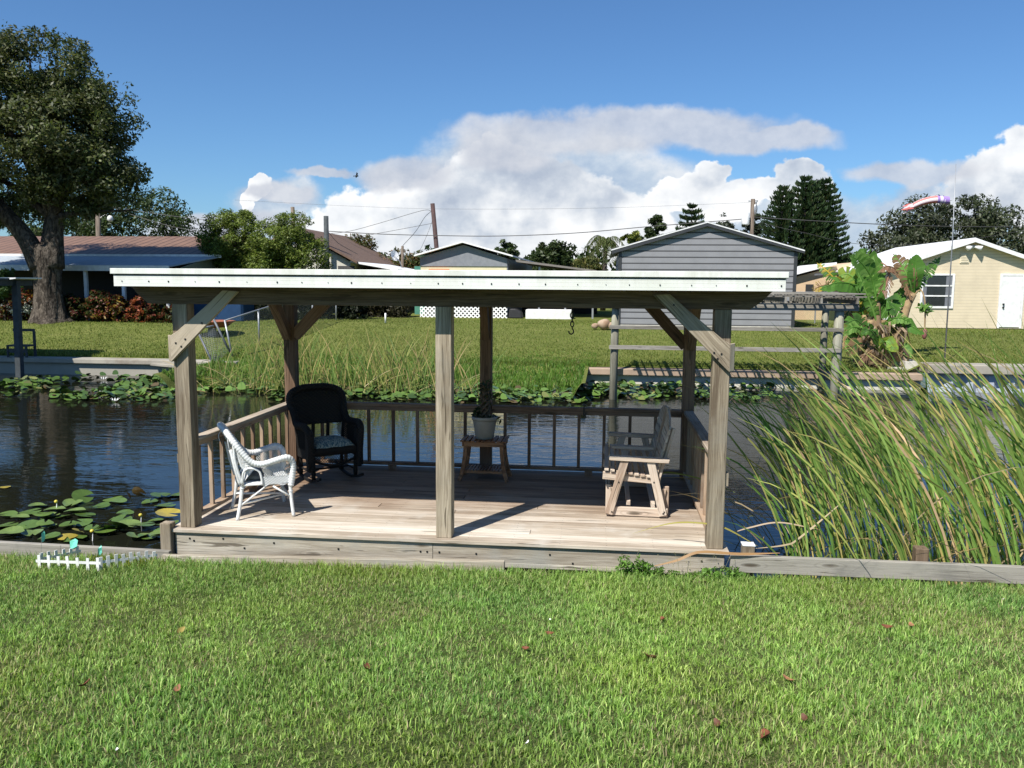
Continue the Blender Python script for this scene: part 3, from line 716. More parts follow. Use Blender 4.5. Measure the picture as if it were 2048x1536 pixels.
# side panels: lattice under the arms, dense band at their foot
mb = MB(); mb2 = MB()
for s in (-1, 1):
    def sp(u, v, s=s):
        x = -.02+.245*u; zt = .555+.02*math.sin(3*u); return Vector((x, s*(.285+.006*v), .40+(zt-.40)*v))
    lattice(mb, sp, 11, 6, .0028)
    def bd(u, v, s=s): return Vector((-.03+.26*u, s*.285, .325+.085*v-.012*(1-v)*math.cos(u*9)))
    surf(mb2, bd, 12, 3)
    def tp(u, v, s=s): return Vector((-.02+.25*u, s*.293, .545+.02*v))
    surf(mb2, tp, 6, 1)
    def q(u, v, s=s):
        a = Vector(sidecurve(s)(.45+.35*u)); return Vector((-.19, s*.24, .38)).lerp(a, .35+.65*v)
    lattice(mb, q, 10, 6, .0028)
    mb.tube(spline([(-.215, s*.245, .34), (-.205, s*.262, .46), (-.15, s*.275, .50), (-.07, s*.285, .47), (-.045, s*.287, .40), (-.04, s*.288, .33)], 20), .011, 7)
    mb.tube(spline([(-.235, s*.225, .34), (-.275, s*.235, .5), (-.31, s*.215, .68)], 14), .015, 8)
    mb.tube(spline([(-.215, s*.245, .34), (-.27, s*.24, .55), (-.285, s*.235, .74)], 14), .012, 8)
    mb.tube([(-.245, s*.228, .13), (.0, s*.255, .31)], .010, 6); mb.tube([(.23, s*.288, .19), (.06, s*.27, .31)], .010, 6)
    mb.build('arm_lattice', M_WICK, ch, True); mb = MB()
mb2.build('arm_panel', M_WWEAVE, ch)
mb = MB(); mb.prism([(-.22, -.225), (.235, -.28), (.235, .28), (-.22, .225)], 2, .325, .355)
mb.build('seat', M_WWEAVE, ch, bevel=.012, seg=2)
mb = MB()
mb.tube([(.235, -.29, .335), (.235, .29, .335)], .014, 8); mb.tube([(-.225, -.23, .335), (.235, -.285, .335)], .013, 8); mb.tube([(-.225, .23, .335), (.235, .285, .335)], .013, 8)
mb.tube([(.236, -.288, .16), (.236, .288, .16)], .010, 8); mb.tube([(-.24, -.225, .15), (.236, 0, .16)], .010, 8); mb.tube([(-.24, .225, .15), (.236, 0, .16)], .010, 8)
mb.tube([(.236, -.288, .2), (.236, -.15, .33)], .009, 6); mb.tube([(.236, .288, .2), (.236, .15, .33)], .009, 6)
mb.build('stretcher', M_WICK, ch, True)
mb = MB()
for sy in (-1, 1):
    for z_ in (.30, .325, .345): mb.lathe([(.019, z_-.004), (.024, z_), (.019, z_+.004)], -.217, sy*.217, 10)
    for z_ in (.31, .335, .25, .365): mb.lathe([(.019, z_-.004), (.025, z_), (.019, z_+.004)], .223, sy*.281, 10)
mb.tube(spline([(-.36, -.06, .86), (-.40, -.08, .80), (-.39, -.08, .74)], 8), .003, 5); mb.tube(spline([(-.33, -.18, .8), (-.33, -.23, .74), (-.32, -.23, .68)], 8), .003, 5)
mb.build('binding', M_WICK, ch, True)
mb = MB()
def ell(mb, c, r, n=14, m=8):
    vs = []; 
    for j in range(m+1):
        a = math.pi*j/m
        for i in range(n): b = 2*math.pi*i/n; vs.append((c[0]+r[0]*math.sin(a)*math.cos(b), c[1]+r[1]*math.sin(a)*math.sin(b), c[2]+r[2]*math.cos(a)))
    mb.add(vs, [(j*n+i, j*n+(i+1) % n, (j+1)*n+(i+1) % n, (j+1)*n+i) for j in range(m) for i in range(n)])
ell(mb, (-.06, -.03, .385), (.16, .18, .045)); 
cu = mb.build('seat_cushion', plain('grey_cushion', (.20, .20, .18), .95, (.12, .125, .12), 9, .1), None, True)
tag(cu, 'round grey cushion lying on the white wicker armchair', 'cushion'); cu.location = ch.location; cu.rotation_euler = ch.rotation_euler

# ------------------------------------------------------------------ black wicker rocker
RKZ = .955
rk = thing('rocking_chair', 'black wicker rocking chair with high back and patterned cushion, in the left rear corner', 'rocking chair', (.70, 2.08, .001), rad(-50.2), local=True)
RKS = .25
for sy in (-1, 1):
    mb = MB(); pts = []
    for i in range(17):
        a = rad(-23+46*i/16); pts.append((1.05*math.sin(a)+.0, sy*RKS, 1.06-1.045*math.cos(a)))
    for i in range(16): mb.bar(pts[i], pts[i+1], .028, .026)
    mb.build('rocker', M_BLACK, rk)
    MB().tube([(.20, sy*RKS, .035), (.205, sy*RKS, .10), (.20, sy*RKS, .24), (.20, sy*.26, .32)], [.020, .026, .02, .024], 10).build('leg', M_BLACK, rk, True)
    MB().tube([(-.2, sy*RKS, .035), (-.205, sy*RKS, .10), (-.21, sy*RKS, .24), (-.21, sy*.26, .32)], [.020, .026, .02, .022], 10).build('leg', M_BLACK, rk, True)
mb = MB()
arm = lambda s: [(.225, s*.275, .16), (.245, s*.285, .34), (.25, s*.295, .50), (.225, s*.31, .60), (.13, s*.325, .645), (-.02, s*.325, .635), (-.16, s*.31, .645), (-.25, s*.305, .74), (-.33, s*.325, .88), (-.365, s*.285, .97), (-.39, s*.15, 1.015), (-.395, 0, 1.02)]
wrapped(mb, arm(-1)+arm(1)[::-1][1:], .040, 200, .022, .07, 10)
mb.build('wrapped_rim', M_BWEAVE, rk, True)
mb = MB()
def bk(u, v):
    zz = .60+.42*v; w = .325+.012*math.sin(math.pi*v); w *= (1-max(0, v-.72)**2*3.4); x = -.205-.20*v-.07*math.sin(math.pi*u)*(1-.5*v)
    return Vector((x, (-1+2*u)*w, zz+ (.0 if v < .9 else -.03*abs(-1+2*u)**3)))
surf(mb, bk, 16, 14)
def bk2(u, v): p = bk(u, v); p.x += .02; return p
surf(mb, bk2, 16, 14)
mb.build('back', M_BWEAVE, rk, True)
mb = MB()
for s in (-1, 1):
    mb.prism([(.255, .17), (.255, .585), (.19, .62), (.165, .56), (.17, .3), (.20, .17)], 1, s*.29-.035, s*.29+.035)
    def sp(u, v, s=s): return Vector((-.16+.34*u, s*.30, .37+.25*v))
    lattice(mb, sp, 12, 8, .005)
    def bd(u, v, s=s): return Vector((-.20+.42*u, s*.29, .26+.12*v))
    surf(mb, bd, 8, 2)
    def lw(u, v, s=s): return Vector((-.20+.10*u, s*(.19+.1*u), .44+.2*v))
    lattice(mb, lw, 5, 8, .004)
    mb.tube([(-.22, s*.26, .3), (-.24, s*.29, .62)], .02, 8)
    mb.tube([(-.235, s*.09, .40), (-.215, s*.09, .62)], .022, 8)
mb.build('arm_panel', M_BWEAVE, rk)
mb = MB()
def lf(u, v): return Vector((.215, -.25+.5*u, .20+.14*v+.06*(2*u-1)**2*(1-v)))
lattice(mb, lf, 17, 4, .004)
def fr(u, v): return Vector((.225+.02*math.sin(math.pi*v), -.26+.52*u, .31+.10*v))
surf(mb, fr, 10, 3)
mb.tube(spline([(.215, -.25, .255), (.215, 0, .19), (.215, .25, .255)], 14), .014, 8)
mb.tube([(-.2, -.25, .12), (.2, -.25, .12)], .012, 6); mb.tube([(-.2, .25, .12), (.2, .25, .12)], .012, 6); mb.tube([(0, -.25, .12), (0, .25, .12)], .012, 6)
mb.build('skirt', M_BLACK, rk, True)
MB().prism([(-.23, -.26), (.23, -.27), (.23, .27), (-.23, .26)], 2, .37, .40).build('seat', M_BWEAVE, rk, bevel=.01)
mb = MB(); n = 10
def cs(u, v):
    x = -.2+.44*v; y = -.235+.47*u; e = (1-abs(2*u-1)**4)*(1-abs(2*v-1)**4); return Vector((x, y, .405+.075*e**.5+.006*math.sin(u*17)*math.sin(v*15)))
surf(mb, cs, 16, 16)
def cs2(u, v): p = cs(u, v); p.z = .405-.0*(p.z-.405); return p
surf(mb, cs2, 16, 16)
m, nt, bs = newmat('leaf_print_fabric'); co = nt.add('ShaderNodeTexCoord').outputs['Object']
nz = nt.noise(nt.vm('MULTIPLY', co, (1, 2.2, 1))[0], 16, 3, .5, 2.0)[0]
nt.l.new(nt.ramp(nz, [(.42, (.05, .10, .13)), (.5, (.14, .22, .24)), (.56, (.30, .34, .29))]), bs.inputs[0]); bs.inputs['Roughness'].default_value = .95
cu = mb.build('rocker_cushion', m, None, True); tag(cu, 'blue green leaf patterned cushion on the black rocking chair', 'cushion')
cu.location = rk.location; cu.rotation_euler = rk.rotation_euler

# ------------------------------------------------------------------ small table with the potted plant
tb = thing('side_table', 'small slatted brown wooden table against the rear railing', 'table', (2.49, 2.33, .001), rad(0), local=True)
for sx2 in (-1, 1):
    for sy in (-1, 1):
        mb = MB(); c = spline([(sx2*.275, sy*.165, 0), (sx2*.245, sy*.15, .10), (sx2*.215, sy*.14, .28), (sx2*.205, sy*.135, .455)], 12)
        for i in range(len(c)-1): mb.bar(c[i], c[i+1]+(c[i+1]-c[i])*.04, .052-.014*i/len(c), .042, (1, 0, 0))
        mb.build('leg', M_TABLE, tb)
mb = MB(); mb.box(-.225, .225, -.162, -.142, .40, .452, 0); mb.box(-.225, .225, .142, .162, .40, .452, 0); mb.box(-.245, -.226, -.162, .162, .40, .452, 1); mb.box(.226, .245, -.162, .162, .40, .452, 1)
mb.build('apron', M_TABLE, tb, bevel=.003)
mb = MB()
for k in range(9): x_ = -.262+k*.0595; mb.box(x_, x_+.046, -.185, .185, .455, .472, 1)
mb.build('table_top', M_TABLE, tb, bevel=.003)
mb = MB()
for k in range(12): x_ = -.22+k*.037; mb.box(x_, x_+.022, -.13, .13, .112, .124, 1)
mb.box(-.235, .235, -.135, -.12, .085, .11, 0); mb.box(-.235, .235, .12, .135, .085, .11, 0)
mb.build('lower_shelf', M_TABLE, tb)
px_, py_ = 2.485, 2.32
pt = thing('potted_plant', 'beige plastic pot with a braided dark stemmed houseplant on the slatted table', 'potted plant', (px_, py_, .474))
mb = MB(); mb.lathe([(.0, .4745), (.098, .4745), (.103, .48), (.135, .675), (.136, .69), (.148, .692), (.150, .728), (.142, .732), (.138, .725), (.130, .70), (.0, .70)], px_, py_, 32)
mb.build('pot', M_POT, pt, True)
mb = MB()
for k in range(4):
    pts = []
    for i in range(22):
        t = i/21; a = 2*math.pi*(k/4)+t*7; r = .035+.012*math.sin(3*t)+.02*(t > .8)*(t-.8)*5
        pts.append((px_+r*math.cos(a)+.01*t, py_+r*math.sin(a), .70+.33*t))
    mb.tube(pts, [.016-.006*i/21 for i in range(22)], 8)
for k in range(9):
    a = random.uniform(0, 6.28); mb.tube(spline([(px_, py_, .98), (px_+.05*math.cos(a), py_+.05*math.sin(a), 1.06), (px_+random.uniform(.06, .12)*math.cos(a), py_+.1*math.sin(a), random.uniform(1.0, 1.16))], 8), .0035, 5)
mb.build('stem', M_STEM, pt, True)
leafcloud('foliage', [(px_+.01, py_, 1.03, .10, .08, .12), (px_, py_, .80, .10, .09, .10), (px_-.09, py_-.03, .77, .06, .05, .04), (px_+.12, py_, .70, .05, .05, .05)], 190, .033, [(.045, .07, .022), (.09, .075, .03), (.03, .05, .018)], M_LEAF, pt, 5, .04, 26)

# ------------------------------------------------------------------ glider bench
gl = thing('glider_bench', 'slatted timber glider bench facing left in front of the right railing', 'bench', (4.17, 1.55, 0.001))
YA, YM, YB = .93, 1.50, 2.22
def gbar(nm, p0, p1, w, h, up=(0, 0, 1), par=None): return MB().bar(p0, p1, w, h, up).build(nm, M_GLIDER, par or gl, bevel=.003)
for y_ in (YA, YB):
    e = gbar('end_frame', (3.885, y_, .055), (4.475, y_, .05), .036, .085)
    gbar('leg', (3.91, y_-.037, .03), (4.055, y_-.037, .565), .03, .075, (1, 0, 0)); gbar('leg', (4.43, y_-.037, .03), (4.30, y_-.037, .56), .03, .075, (1, 0, 0))
    a = MB(); a.prism([(3.905, .565), (4.47, .55), (4.48, .588), (3.905, .605)], 1, y_-.07, y_+.03, (1, 0, 0)); a.build('armrest', M_GLIDER, gl, bevel=.004)
mb = MB(); mb.prism([(3.93, .565), (4.36, .555), (4.36, .585), (3.93, .595)], 1, YM-.05, YM+.05, (1, 0, 0)); mb.build('armrest', M_GLIDER, gl, bevel=.004)
gbar('leg', (4.06, YM, .42), (4.08, YM, .565), .03, .06, (1, 0, 0))
for y_ in (YA+.02, YM, YB-.02):
    gbar('seat_rail', (3.845, y_, .40), (4.40, y_, .365), .035, .075)
mb = MB()
for k in range(9):
    x_ = 3.86+k*.058; z_ = .452-.0042*k*1.9; mb.box(x_, x_+.042, YA-.02, YB+.02, z_, z_+.018, 1)
mb.build('seat', M_GLIDER, gl, bevel=.002)
for y_ in (YA+.03, YM, YB-.03):
    z1 = .88 if y_ != YM else 1.0
    gbar('back_post', (4.36, y_, .34), (4.50, y_, z1), .035, .062, (1, 0, 0))
mb = MB()
for k in range(6):
    t0 = .13+k*.145; t1 = t0+.118
    P = lambda t, y: Vector((4.335+.14*t, y, .36+.54*t))
    zt = 0
    if k < 5:
        mb.hexa([P(t0, YA-.01), P(t0, YB+.01), P(t0, YB+.01)+Vector((.018, 0, -.004)), P(t0, YA-.01)+Vector((.018, 0, -.004))], [P(t1, YA-.01), P(t1, YB+.01), P(t1, YB+.01)+Vector((.018, 0, -.004)), P(t1, YA-.01)+Vector((.018, 0, -.004))], 1)
    else:
        ym = (YA+YB)/2; pr = [(YA-.01, .0), (YB+.01, .0), (YB+.01, .05), (YB-.25, .14), (ym, .175), (YA+.25, .14), (YA-.01, .05)]
        vs = [(P(t0, y).x+.2*z, y, P(t0, y).z+z) for y, z in pr]+[(P(t0, y).x+.2*z+.02, y, P(t0, y).z+z-.004) for y, z in pr]
        n = len(pr); mb.add(vs, [tuple(range(n-1, -1, -1)), tuple(range(n, 2*n))]+[(i, (i+1) % n, (i+1) % n+n, i+n) for i in range(n)], [(v[1], v[0], v[2]) for v in vs])
mb.build('back', M_GLIDER, gl, bevel=.002)
for y_ in (YA+.10, YB-.10):
    for x_ in (3.905, 4.465):
        mb = MB(); mb.bar((x_, y_, .0), (x_, y_, .29), .024, .055, (1, 0, 0)); mb.build('base_upright', M_GLIDER, gl, bevel=.008, seg=2)
        gbar('swing_arm', (x_+(.02 if x_ < 4 else -.02), y_-.03, .27), (x_+(.05 if x_ < 4 else -.05), y_-.03, .08), .02, .04, (1, 0, 0))
    gbar('base_rail', (3.9, y_+.03, .03), (4.47, y_+.03, .03), .03, .05)
gbar('base_crosspiece', (4.10, YA+.06, .12), (4.10, YB-.06, .10), .04, .05); gbar('base_crosspiece', (4.34, YA+.06, .10), (4.34, YB-.06, .09), .04, .05)
for x_, z_ in [(3.94, .055), (4.43, .055), (4.44, .07), (4.0, .35), (4.335, .36), (4.455, .57)]: MB().bar((x_, YA-.058, z_), (x_, YA-.05, z_), .012, .012).build('bolt', M_SCREW, gl)

# ------------------------------------------------------------------ lawn edge details
def gz(x, y): return float(zlawn(x, y))
pk = thing('picket_edging', 'miniature white plastic picket edging round a weedy patch by the bulkhead', 'garden edging', (-.6, -.45, -.25))
def pickrow(p0, p1, n, nm):
    mb = MB(); p0, p1 = Vector(p0), Vector(p1); d = (p1-p0).normalized()
    for k in range(n):
        q = p0.lerp(p1, k/(n-1)); z = gz(q.x, q.y); mb.bar(q+Vector((0, 0, z-.02)), q+Vector((d.x*random.uniform(-.01, .01), 0, z+.115+random.uniform(-.006, .01))), .008, .026, d)
    a = p0+Vector((0, 0, gz(p0.x, p0.y)+.07))-d*.03; b = p1+Vector((0, 0, gz(p1.x, p1.y)+.07))+d*.03
    mb.bar(a, b, .006, .022); mb.build(nm, M_WHITE, pk)
pickrow((-.93, -.66, 0), (-.40, -.66, 0), 7, 'picket_row'); pickrow((-.40, -.62, 0), (-.10, -.30, 0), 8, 'picket_row'); pickrow((-.98, -.56, 0), (-.86, -.24, 0), 6, 'picket_row')
def flag(px, py, s, lb, ang):
    b = AY(px, py, -.28); x, y, z = map(float, b); t = thing('marker_flag', lb, 'flag', (x, y, -.27), group=None)
    MB().tube([(x-.02, y, -.28), (x, y, z+.01)], .0015, 5).build('wire_stake', M_STEEL, t)
    mb = MB(); c, sn = math.cos(ang), math.sin(ang)
    pts = [(0, .035), (s*.6, .045), (s, .02), (s*.9, -.03), (s*.4, -.05), (0, -.045)]
    mb.add([(x+a*c, y+.02*math.sin(a*60)+a*sn*.3, z+b_*1.0+a*sn*.6) for a, b_ in pts]+[(x+a*c, y+.003+.02*math.sin(a*60)+a*sn*.3, z+b_*1.0+a*sn*.6) for a, b_ in pts],
           [tuple(range(6)), tuple(range(11, 5, -1))]+[(i, i+6, (i+1) % 6+6, (i+1) % 6) for i in range(6)])
    mb.build('flag_cloth', plain('mint_plastic', (.16, .62, .46), .5, (.2, .68, .52)), t)
flag(83, 1075, .035, 'small mint green marker flag, the leftmost and narrowest of the three', 1.1); flag(140, 1090, .09, 'widest mint green marker flag, in the middle of the three', .5); flag(196, 1105, .05, 'mint green marker flag nearest the deck corner', 1.0)
def tufts(name, pts, n, spread, h, cols, label, w=.012, leaf=False, zf=zlawn):
    P = np.array(pts); k = RG.integers(0, len(P), n); x = P[k, 0]+RG.normal(0, spread, n); y = P[k, 1]+RG.normal(0, spread*.45, n)
    y = np.minimum(y, -.215)
    o = blades(name, np.stack([x, y, zf(x, y)-.01], 1), RG.uniform(.4, 1.2, n)*h, np.full(n, w)*RG.uniform(.6, 1.4, n), RG.uniform(.3, 1.4, n), RG.uniform(0, 6.28, n), M_GRASS, pick(cols, n), 3, 1.3)
    return tag(o, label, 'weeds', kind='stuff')
tufts('weeds', [(-.5, -.35), (-.3, -.4)], 500, .14, .11, [(.20, .26, .04), (.12, .2, .03), (.28, .30, .05)], 'yellow green weeds inside the miniature picket edging')
def leafy(name, pts, n, sp, size, cols, label, sz=.05, seed=3):
    r = np.random.default_rng(seed); P = np.array(pts); k = r.integers(0, len(P), n)
    blobs = [(p[0], p[1], p[2], sp, sp*.6, sz) for p in pts]
    o = leafcloud(name, blobs, n, size, cols, M_LEAF, None, seed, .035, len(pts)*14)
    return tag(o, label, 'weeds', kind='stuff')
wx = [AY(px, py, -.27) for px, py in ((1262, 1125), (1275, 1140), (1255, 1150), (1310, 1150), (1345, 1158), (1390, 1160), (1425, 1155), (1450, 1150), (1490, 1160), (1290, 1150), (1240, 1160))]
leafy('weeds', [tuple(map(float, p)) for p in wx], 3600, .12, .019, [(.13, .26, .04), (.17, .30, .06), (.09, .19, .03)], 'leafy green weeds climbing the deck skirt near its right end', .06)
mb = MB()
for k in range(38):
    px = random.uniform(1240, 1455); b = Vector(AY(px, 1150, -.25)); t = Vector(AY(px+random.uniform(-10, 22), random.uniform(1100, 1138), -.07+random.uniform(-.15, 0)))
    mb.tube(spline([b, b.lerp(t, .5)+Vector((random.uniform(-.02, .02), 0, .01)), t], 5), .0012, 4)
    if k % 2 == 0: ell(mb, t, (.005, .005, .004), 6, 4)
o = mb.build('seed_stalks', plain('dry_stalk', (.20, .19, .10), .9)); tag(o, 'thin seed stalks of weeds in front of the deck skirt', 'weeds', kind='stuff')
def fallen(px, py, s, c, lb, tilt=.5, flower=False):
    d = ray(px, py); lo = 1.0
    for t in np.linspace(1, 12, 1500):
        q = CAM+d*t
        if q[2] < gz(q[0], q[1])+.028: break
    s *= .85; tilt = min(tilt, .3); mb = MB(); n = 7
    for j in (0, 1):
        vs = []
        for i in range(n):
            u = i/(n-1); w = math.sin(math.pi*(.06+.9*u))**.8*s*.42
            cz = .35*s*(u-.5)**2*4; vs += [(s*(u-.5)*2*.8, -w, cz+.35*w+.0012*j), (s*(u-.5)*2*.8, 0, cz+.0012*j), (s*(u-.5)*2*.8, w, cz+.45*w+.0012*j)]
        mb.add(vs, [(3*i+a, 3*i+3+a, 3*i+4+a, 3*i+1+a) for i in range(n-1) for a in (0, 1)])
    o = mb.build('fallen_leaf' if not flower else 'fallen_petal', c, None, True); o.location = tuple(q); o.rotation_euler = (random.uniform(-tilt, tilt)+.35, random.uniform(-tilt, tilt), random.uniform(0, 6.28))
    return tag(o, lb, 'leaf' if not flower else 'petal')
BR = plain('brown_leaf', (.20, .065, .028), .7, (.12, .035, .015), 60, .3); TN = plain('tan_leaf', (.36, .17, .08), .7, (.24, .10, .05), 60, .3); DR = plain('dark_leaf', (.12, .045, .02), .7, (.08, .03, .015), 60)
for a in [(170, 1370, .055, BR, 'dark red brown curled leaf lying in the grass at lower left'), (732, 1337, .06, BR, 'brown leaf in the grass left of the lawn middle'), (1298, 1316, .075, TN, 'largest tan brown leaf on the lawn, below the deck bench'),
          (1533, 1474, .07, BR, 'brown leaf closest to the lower edge of the lawn'), (1576, 1360, .05, TN, 'pale tan leaf right of the largest brown leaf'), (1100, 1268, .045, BR, 'small upright brown leaf below the deck step'),
          (354, 1379, .04, TN, 'small tan leaf right of the dark red leaf'), (360, 1262, .05, plain('yellow_leaf', (.34, .26, .06), .7), 'yellowish leaf below the miniature picket edging'), (1436, 1449, .045, DR, 'small dark brown leaf left of the lowest leaf'),
          (1405, 1166, .05, TN, 'tan leaf at the foot of the weeds by the deck skirt'), (1775, 1255, .05, BR, 'brown leaf on the right part of the lawn'), (1326, 1239, .045, BR, 'brown leaf above the largest tan leaf'),
          (1052, 1297, .035, BR, 'tiny red brown leaf near the lawn centre'), (1823, 1252, .045, TN, 'pale leaf just right of the brown leaf at the right'), (1864, 1194, .035, BR, 'tiny brown leaf near the right hand plank'), (1610, 1438, .04, DR, 'dull brown leaf right of the pale tan leaf, lower down')]:
    fallen(*a)
PT = plain('white_petal', (.8, .8, .76), .6)
for px, py, lb in [(1993, 1193, 'white petal by the metal edging at far right'), (2006, 1199, 'larger white petal beside the first one at far right'), (1961, 1228, 'white petal further down from the edging pair'), (1055, 1486, 'white petal at the bottom of the lawn'), (235, 1500, 'pale petal at the lower left of the lawn'), (1100, 1240, 'white petal in the grass below the deck')]: fallen(px, py, .018, PT, lb, .6, True)

# ------------------------------------------------------------------ lily pads close by (each one a thing) and the far belt
def padmesh(name, r, c, dr=.18, fold=0.):
    n = 22; vs = [(0, 0, 0)]; 
    for i in range(n+1):
        a = rad(14)+(2*math.pi-rad(28))*i/n; rr = r*(1+.04*math.sin(3*a)); vs.append((rr*.5*math.cos(a), rr*.5*math.sin(a), .006+.01*math.sin(2*a))); 
    for i in range(n+1):
        a = rad(14)+(2*math.pi-rad(28))*i/n; rr = r*(1+.05*math.sin(3*a+1)+.02*math.sin(9*a)); 
        vs.append((rr*math.cos(a), rr*math.sin(a)*.86, dr*r*.35*math.sin(2*a+.6)+abs(math.sin(a))*fold*r))
    fs = [(0, i, i+1) for i in range(1, n+1)]+[(i, i+n+1, i+n+2, i+1) for i in range(1, n+1)]
    cc = [tuple(np.array(c)*random.uniform(.85, 1.15)) for _ in vs]
    return MB().add(vs, fs, c=cc)
m, nt, bs = newmat('lily_leaf'); at = nt.add('ShaderNodeAttribute', attribute_name='col').outputs['Color']
co = nt.add('ShaderNodeTexCoord').outputs['Object']; nz = nt.noise(co, 22, 4, .6)[0]
nt.l.new(nt.mix(nt.mrange(nz, .55, .75, 0, .5), at, (.05, .05, .02)), bs.inputs[0]); bs.inputs['Roughness'].default_value = .28; bs.inputs['Specular IOR Level'].default_value = .55
sx_ = nt.add('ShaderNodeSeparateXYZ', ins={0: co}).outputs; ang_ = nt.math('ARCTAN2', sx_[1], sx_[0])
bump(nt, bs, nt.math('SINE', nt.math('MULTIPLY', ang_, 22)), .12, .004); M_PAD = m
pg = [(.085, .145, .028), (.11, .18, .036), (.065, .115, .022), (.13, .19, .05)]
protos = {}
def pad(px, py, r=.15, lift=.0, tx=0., ty=0., kind='g', label=None, rz=None):
    key = (kind, random.randrange(5))
    if key not in protos:
        c = pg[key[1] % 4] if kind == 'g' else {'y': (.34, .27, .04), 'b': (.12, .07, .02)}[kind]
        protos[key] = padmesh('lily_pad', 1.0, c, fold=(0, .0, .12, .25, .05)[key[1]]).build('lily_pad', M_PAD, None, True); o = protos[key]
    else: o = protos[key].copy(); COL.objects.link(o)
    p = AZ(px, py, -.535+lift); o.location = (float(p[0]), float(p[1]), -.535+lift); o.scale = (r, r, r)
    o.rotation_euler = (tx, ty, rz if rz is not None else random.uniform(0, 6.28))
    tag(o, label or 'broad green lily pad floating with others left of the deck', 'lily pad', 'lily pads on the water left of the deck'); return o
pads = [(15, 1027), (12, 1050), (35, 1057), (60, 1023), (85, 1027), (75, 1012), (100, 1033), (125, 1033), (90, 1045), (55, 1050), (97, 1053), (65, 1067), (98, 1072), (145, 1007), (150, 1023), (170, 1030), (138, 1048), (165, 1044), (110, 1020),
        (203, 1012), (235, 1000), (225, 998), (250, 1025), (245, 1038), (285, 1048), (310, 1040), (335, 1046), (298, 1072), (318, 1068), (322, 990), (300, 1002), (330, 1010), (212, 1058), (255, 1050), (275, 1072), (40, 1035), (20, 1066), (185, 1055),
        (150, 1075), (355, 988), (330, 1060)]
random.seed(4)
for i, (px, py) in enumerate(pads): pad(px, py, random.uniform(.095, .15), .004+.003*(i % 5)+(.03 if i % 4 == 0 else 0), random.uniform(-.12, .12), random.uniform(-.12, .12))
pad(262, 998, .11, .10, 1.2, .2, 'b', 'dark folded lily pad standing up behind the others'); pad(278, 984, .09, .12, -1.0, .5, 'b', 'dark upturned lily pad nearest the sky reflection')
pad(205, 1050, .15, .07, .55, .35, 'g', 'raised split lily pad held above the others in the middle'); pad(232, 1052, .13, .07, .5, -.45, 'g', 'raised lily pad tilted towards the raised split one')
pad(336, 1026, .15, .02, .1, .1, 'y', 'yellow lily pad against the left deck post', 0); pad(135, 1073, .12, .02, 0, 0, 'y', 'yellowed lily pad at the bulkhead plank'); pad(160, 1062, .1, .04, .5, .2, 'y', 'pale yellow turned lily pad beside the yellow flower')
pad(165, 993, .13, .05, .7, .1, 'g', 'half raised lily pad at the back edge of the patch'); pad(10, 974, .07, .0, 0, 0, 'y', 'lone small yellow leaf floating at the far left')
for px, py, lb in [(184, 1062, 'yellow round water lily bud standing between the pads'), (112, 1003, 'small yellow bud at the back of the lily pads'), (281, 1030, 'pale bud between the lily pads near the deck')]:
    p = AZ(px, py, -.44); t = thing('water_lily_bud', lb, 'flower', (float(p[0]), float(p[1]), -.55)); x, y = float(p[0]), float(p[1])
    mb = MB(); ell(mb, (x, y, -.44), (.022, .022, .02)); mb.build('bud', plain('yellow_bud', (.6, .5, .06), .4), t, True); MB().tube([(x, y, -.56), (x+.01, y, -.45)], .005, 6).build('stem', M_PAD, t)
for px, py, lb in [(205, 785, 'white bird feather clump on the far lily pads'), (230, 800, 'white water lily among the far left pads'), (207, 757, 'open white water lily below the left seawall'), (942, 776, 'white water lily behind the front middle post'), (1358, 783, 'white flower among the right hand far pads')]:
    p = AZ(px, py, -.5); x, y = float(p[0]), float(p[1]); t = MB()
    for k in range(9):
        a = k*.7; ll = .11; t.add([(x, y, -.53), (x+ll*math.cos(a-.25)*.6, y+ll*math.sin(a-.25)*.6, -.50), (x+ll*math.cos(a), y+ll*math.sin(a), -.45), (x+ll*math.cos(a+.25)*.6, y+ll*math.sin(a+.25)*.6, -.50)], [(0, 1, 2, 3)])
    o = t.build('water_lily', PT); tag(o, lb if 'bird' not in lb else 'white water lily on the far pads near the left seawall', 'flower')
def padbelt():
    r = np.random.default_rng(5); P = []
    def region(x0, x1, y0, y1, n, jag=0):
        px = r.uniform(x0, x1, n); py = r.uniform(y0, y1, n)+jag*np.sin(px*.05)
        for a, b in zip(px, py): P.append(AZ(a, b, -.53))
    region(0, 100, 763, 779, 120); region(60, 345, 752, 768, 70); region(105, 350, 783, 800, 240, 1.5); region(230, 350, 757, 790, 200); region(345, 560, 752, 786, 300); region(540, 900, 775, 800, 800, 3); region(880, 1180, 778, 803, 640, 3)
    region(1170, 1420, 768, 796, 640, 3); region(1420, 1560, 770, 800, 160); region(0, 40, 790, 792, 10)
    P = np.array(P); n = len(P); k = 9; a = np.arange(k)*2*np.pi/k+.3
    R = r.uniform(.045, .115, n); rot = r.uniform(0, 6.28, n); tx = r.normal(0, .45, n); ty = r.normal(0, .45, n); lift = np.abs(r.normal(0, .055, n))
    lx = R[:, None]*np.cos(a+rot[:, None]); ly = R[:, None]*np.sin(a+rot[:, None])*.9
    V = np.stack([P[:, 0:1]+lx, P[:, 1:2]+ly, -.545+lift[:, None]+np.maximum(-.02, lx*tx[:, None]+ly*ty[:, None])+.02], -1)
    c = pick([(.07, .125, .024), (.10, .17, .035), (.045, .085, .02), (.17, .19, .06), (.09, .065, .03)], n, r, p=[.34, .3, .22, .09, .05])
    return npmesh('lily_pads', V.reshape(-1, 3), np.arange(n*k).reshape(n, k), M_PAD, None, np.repeat(c, k, 0))
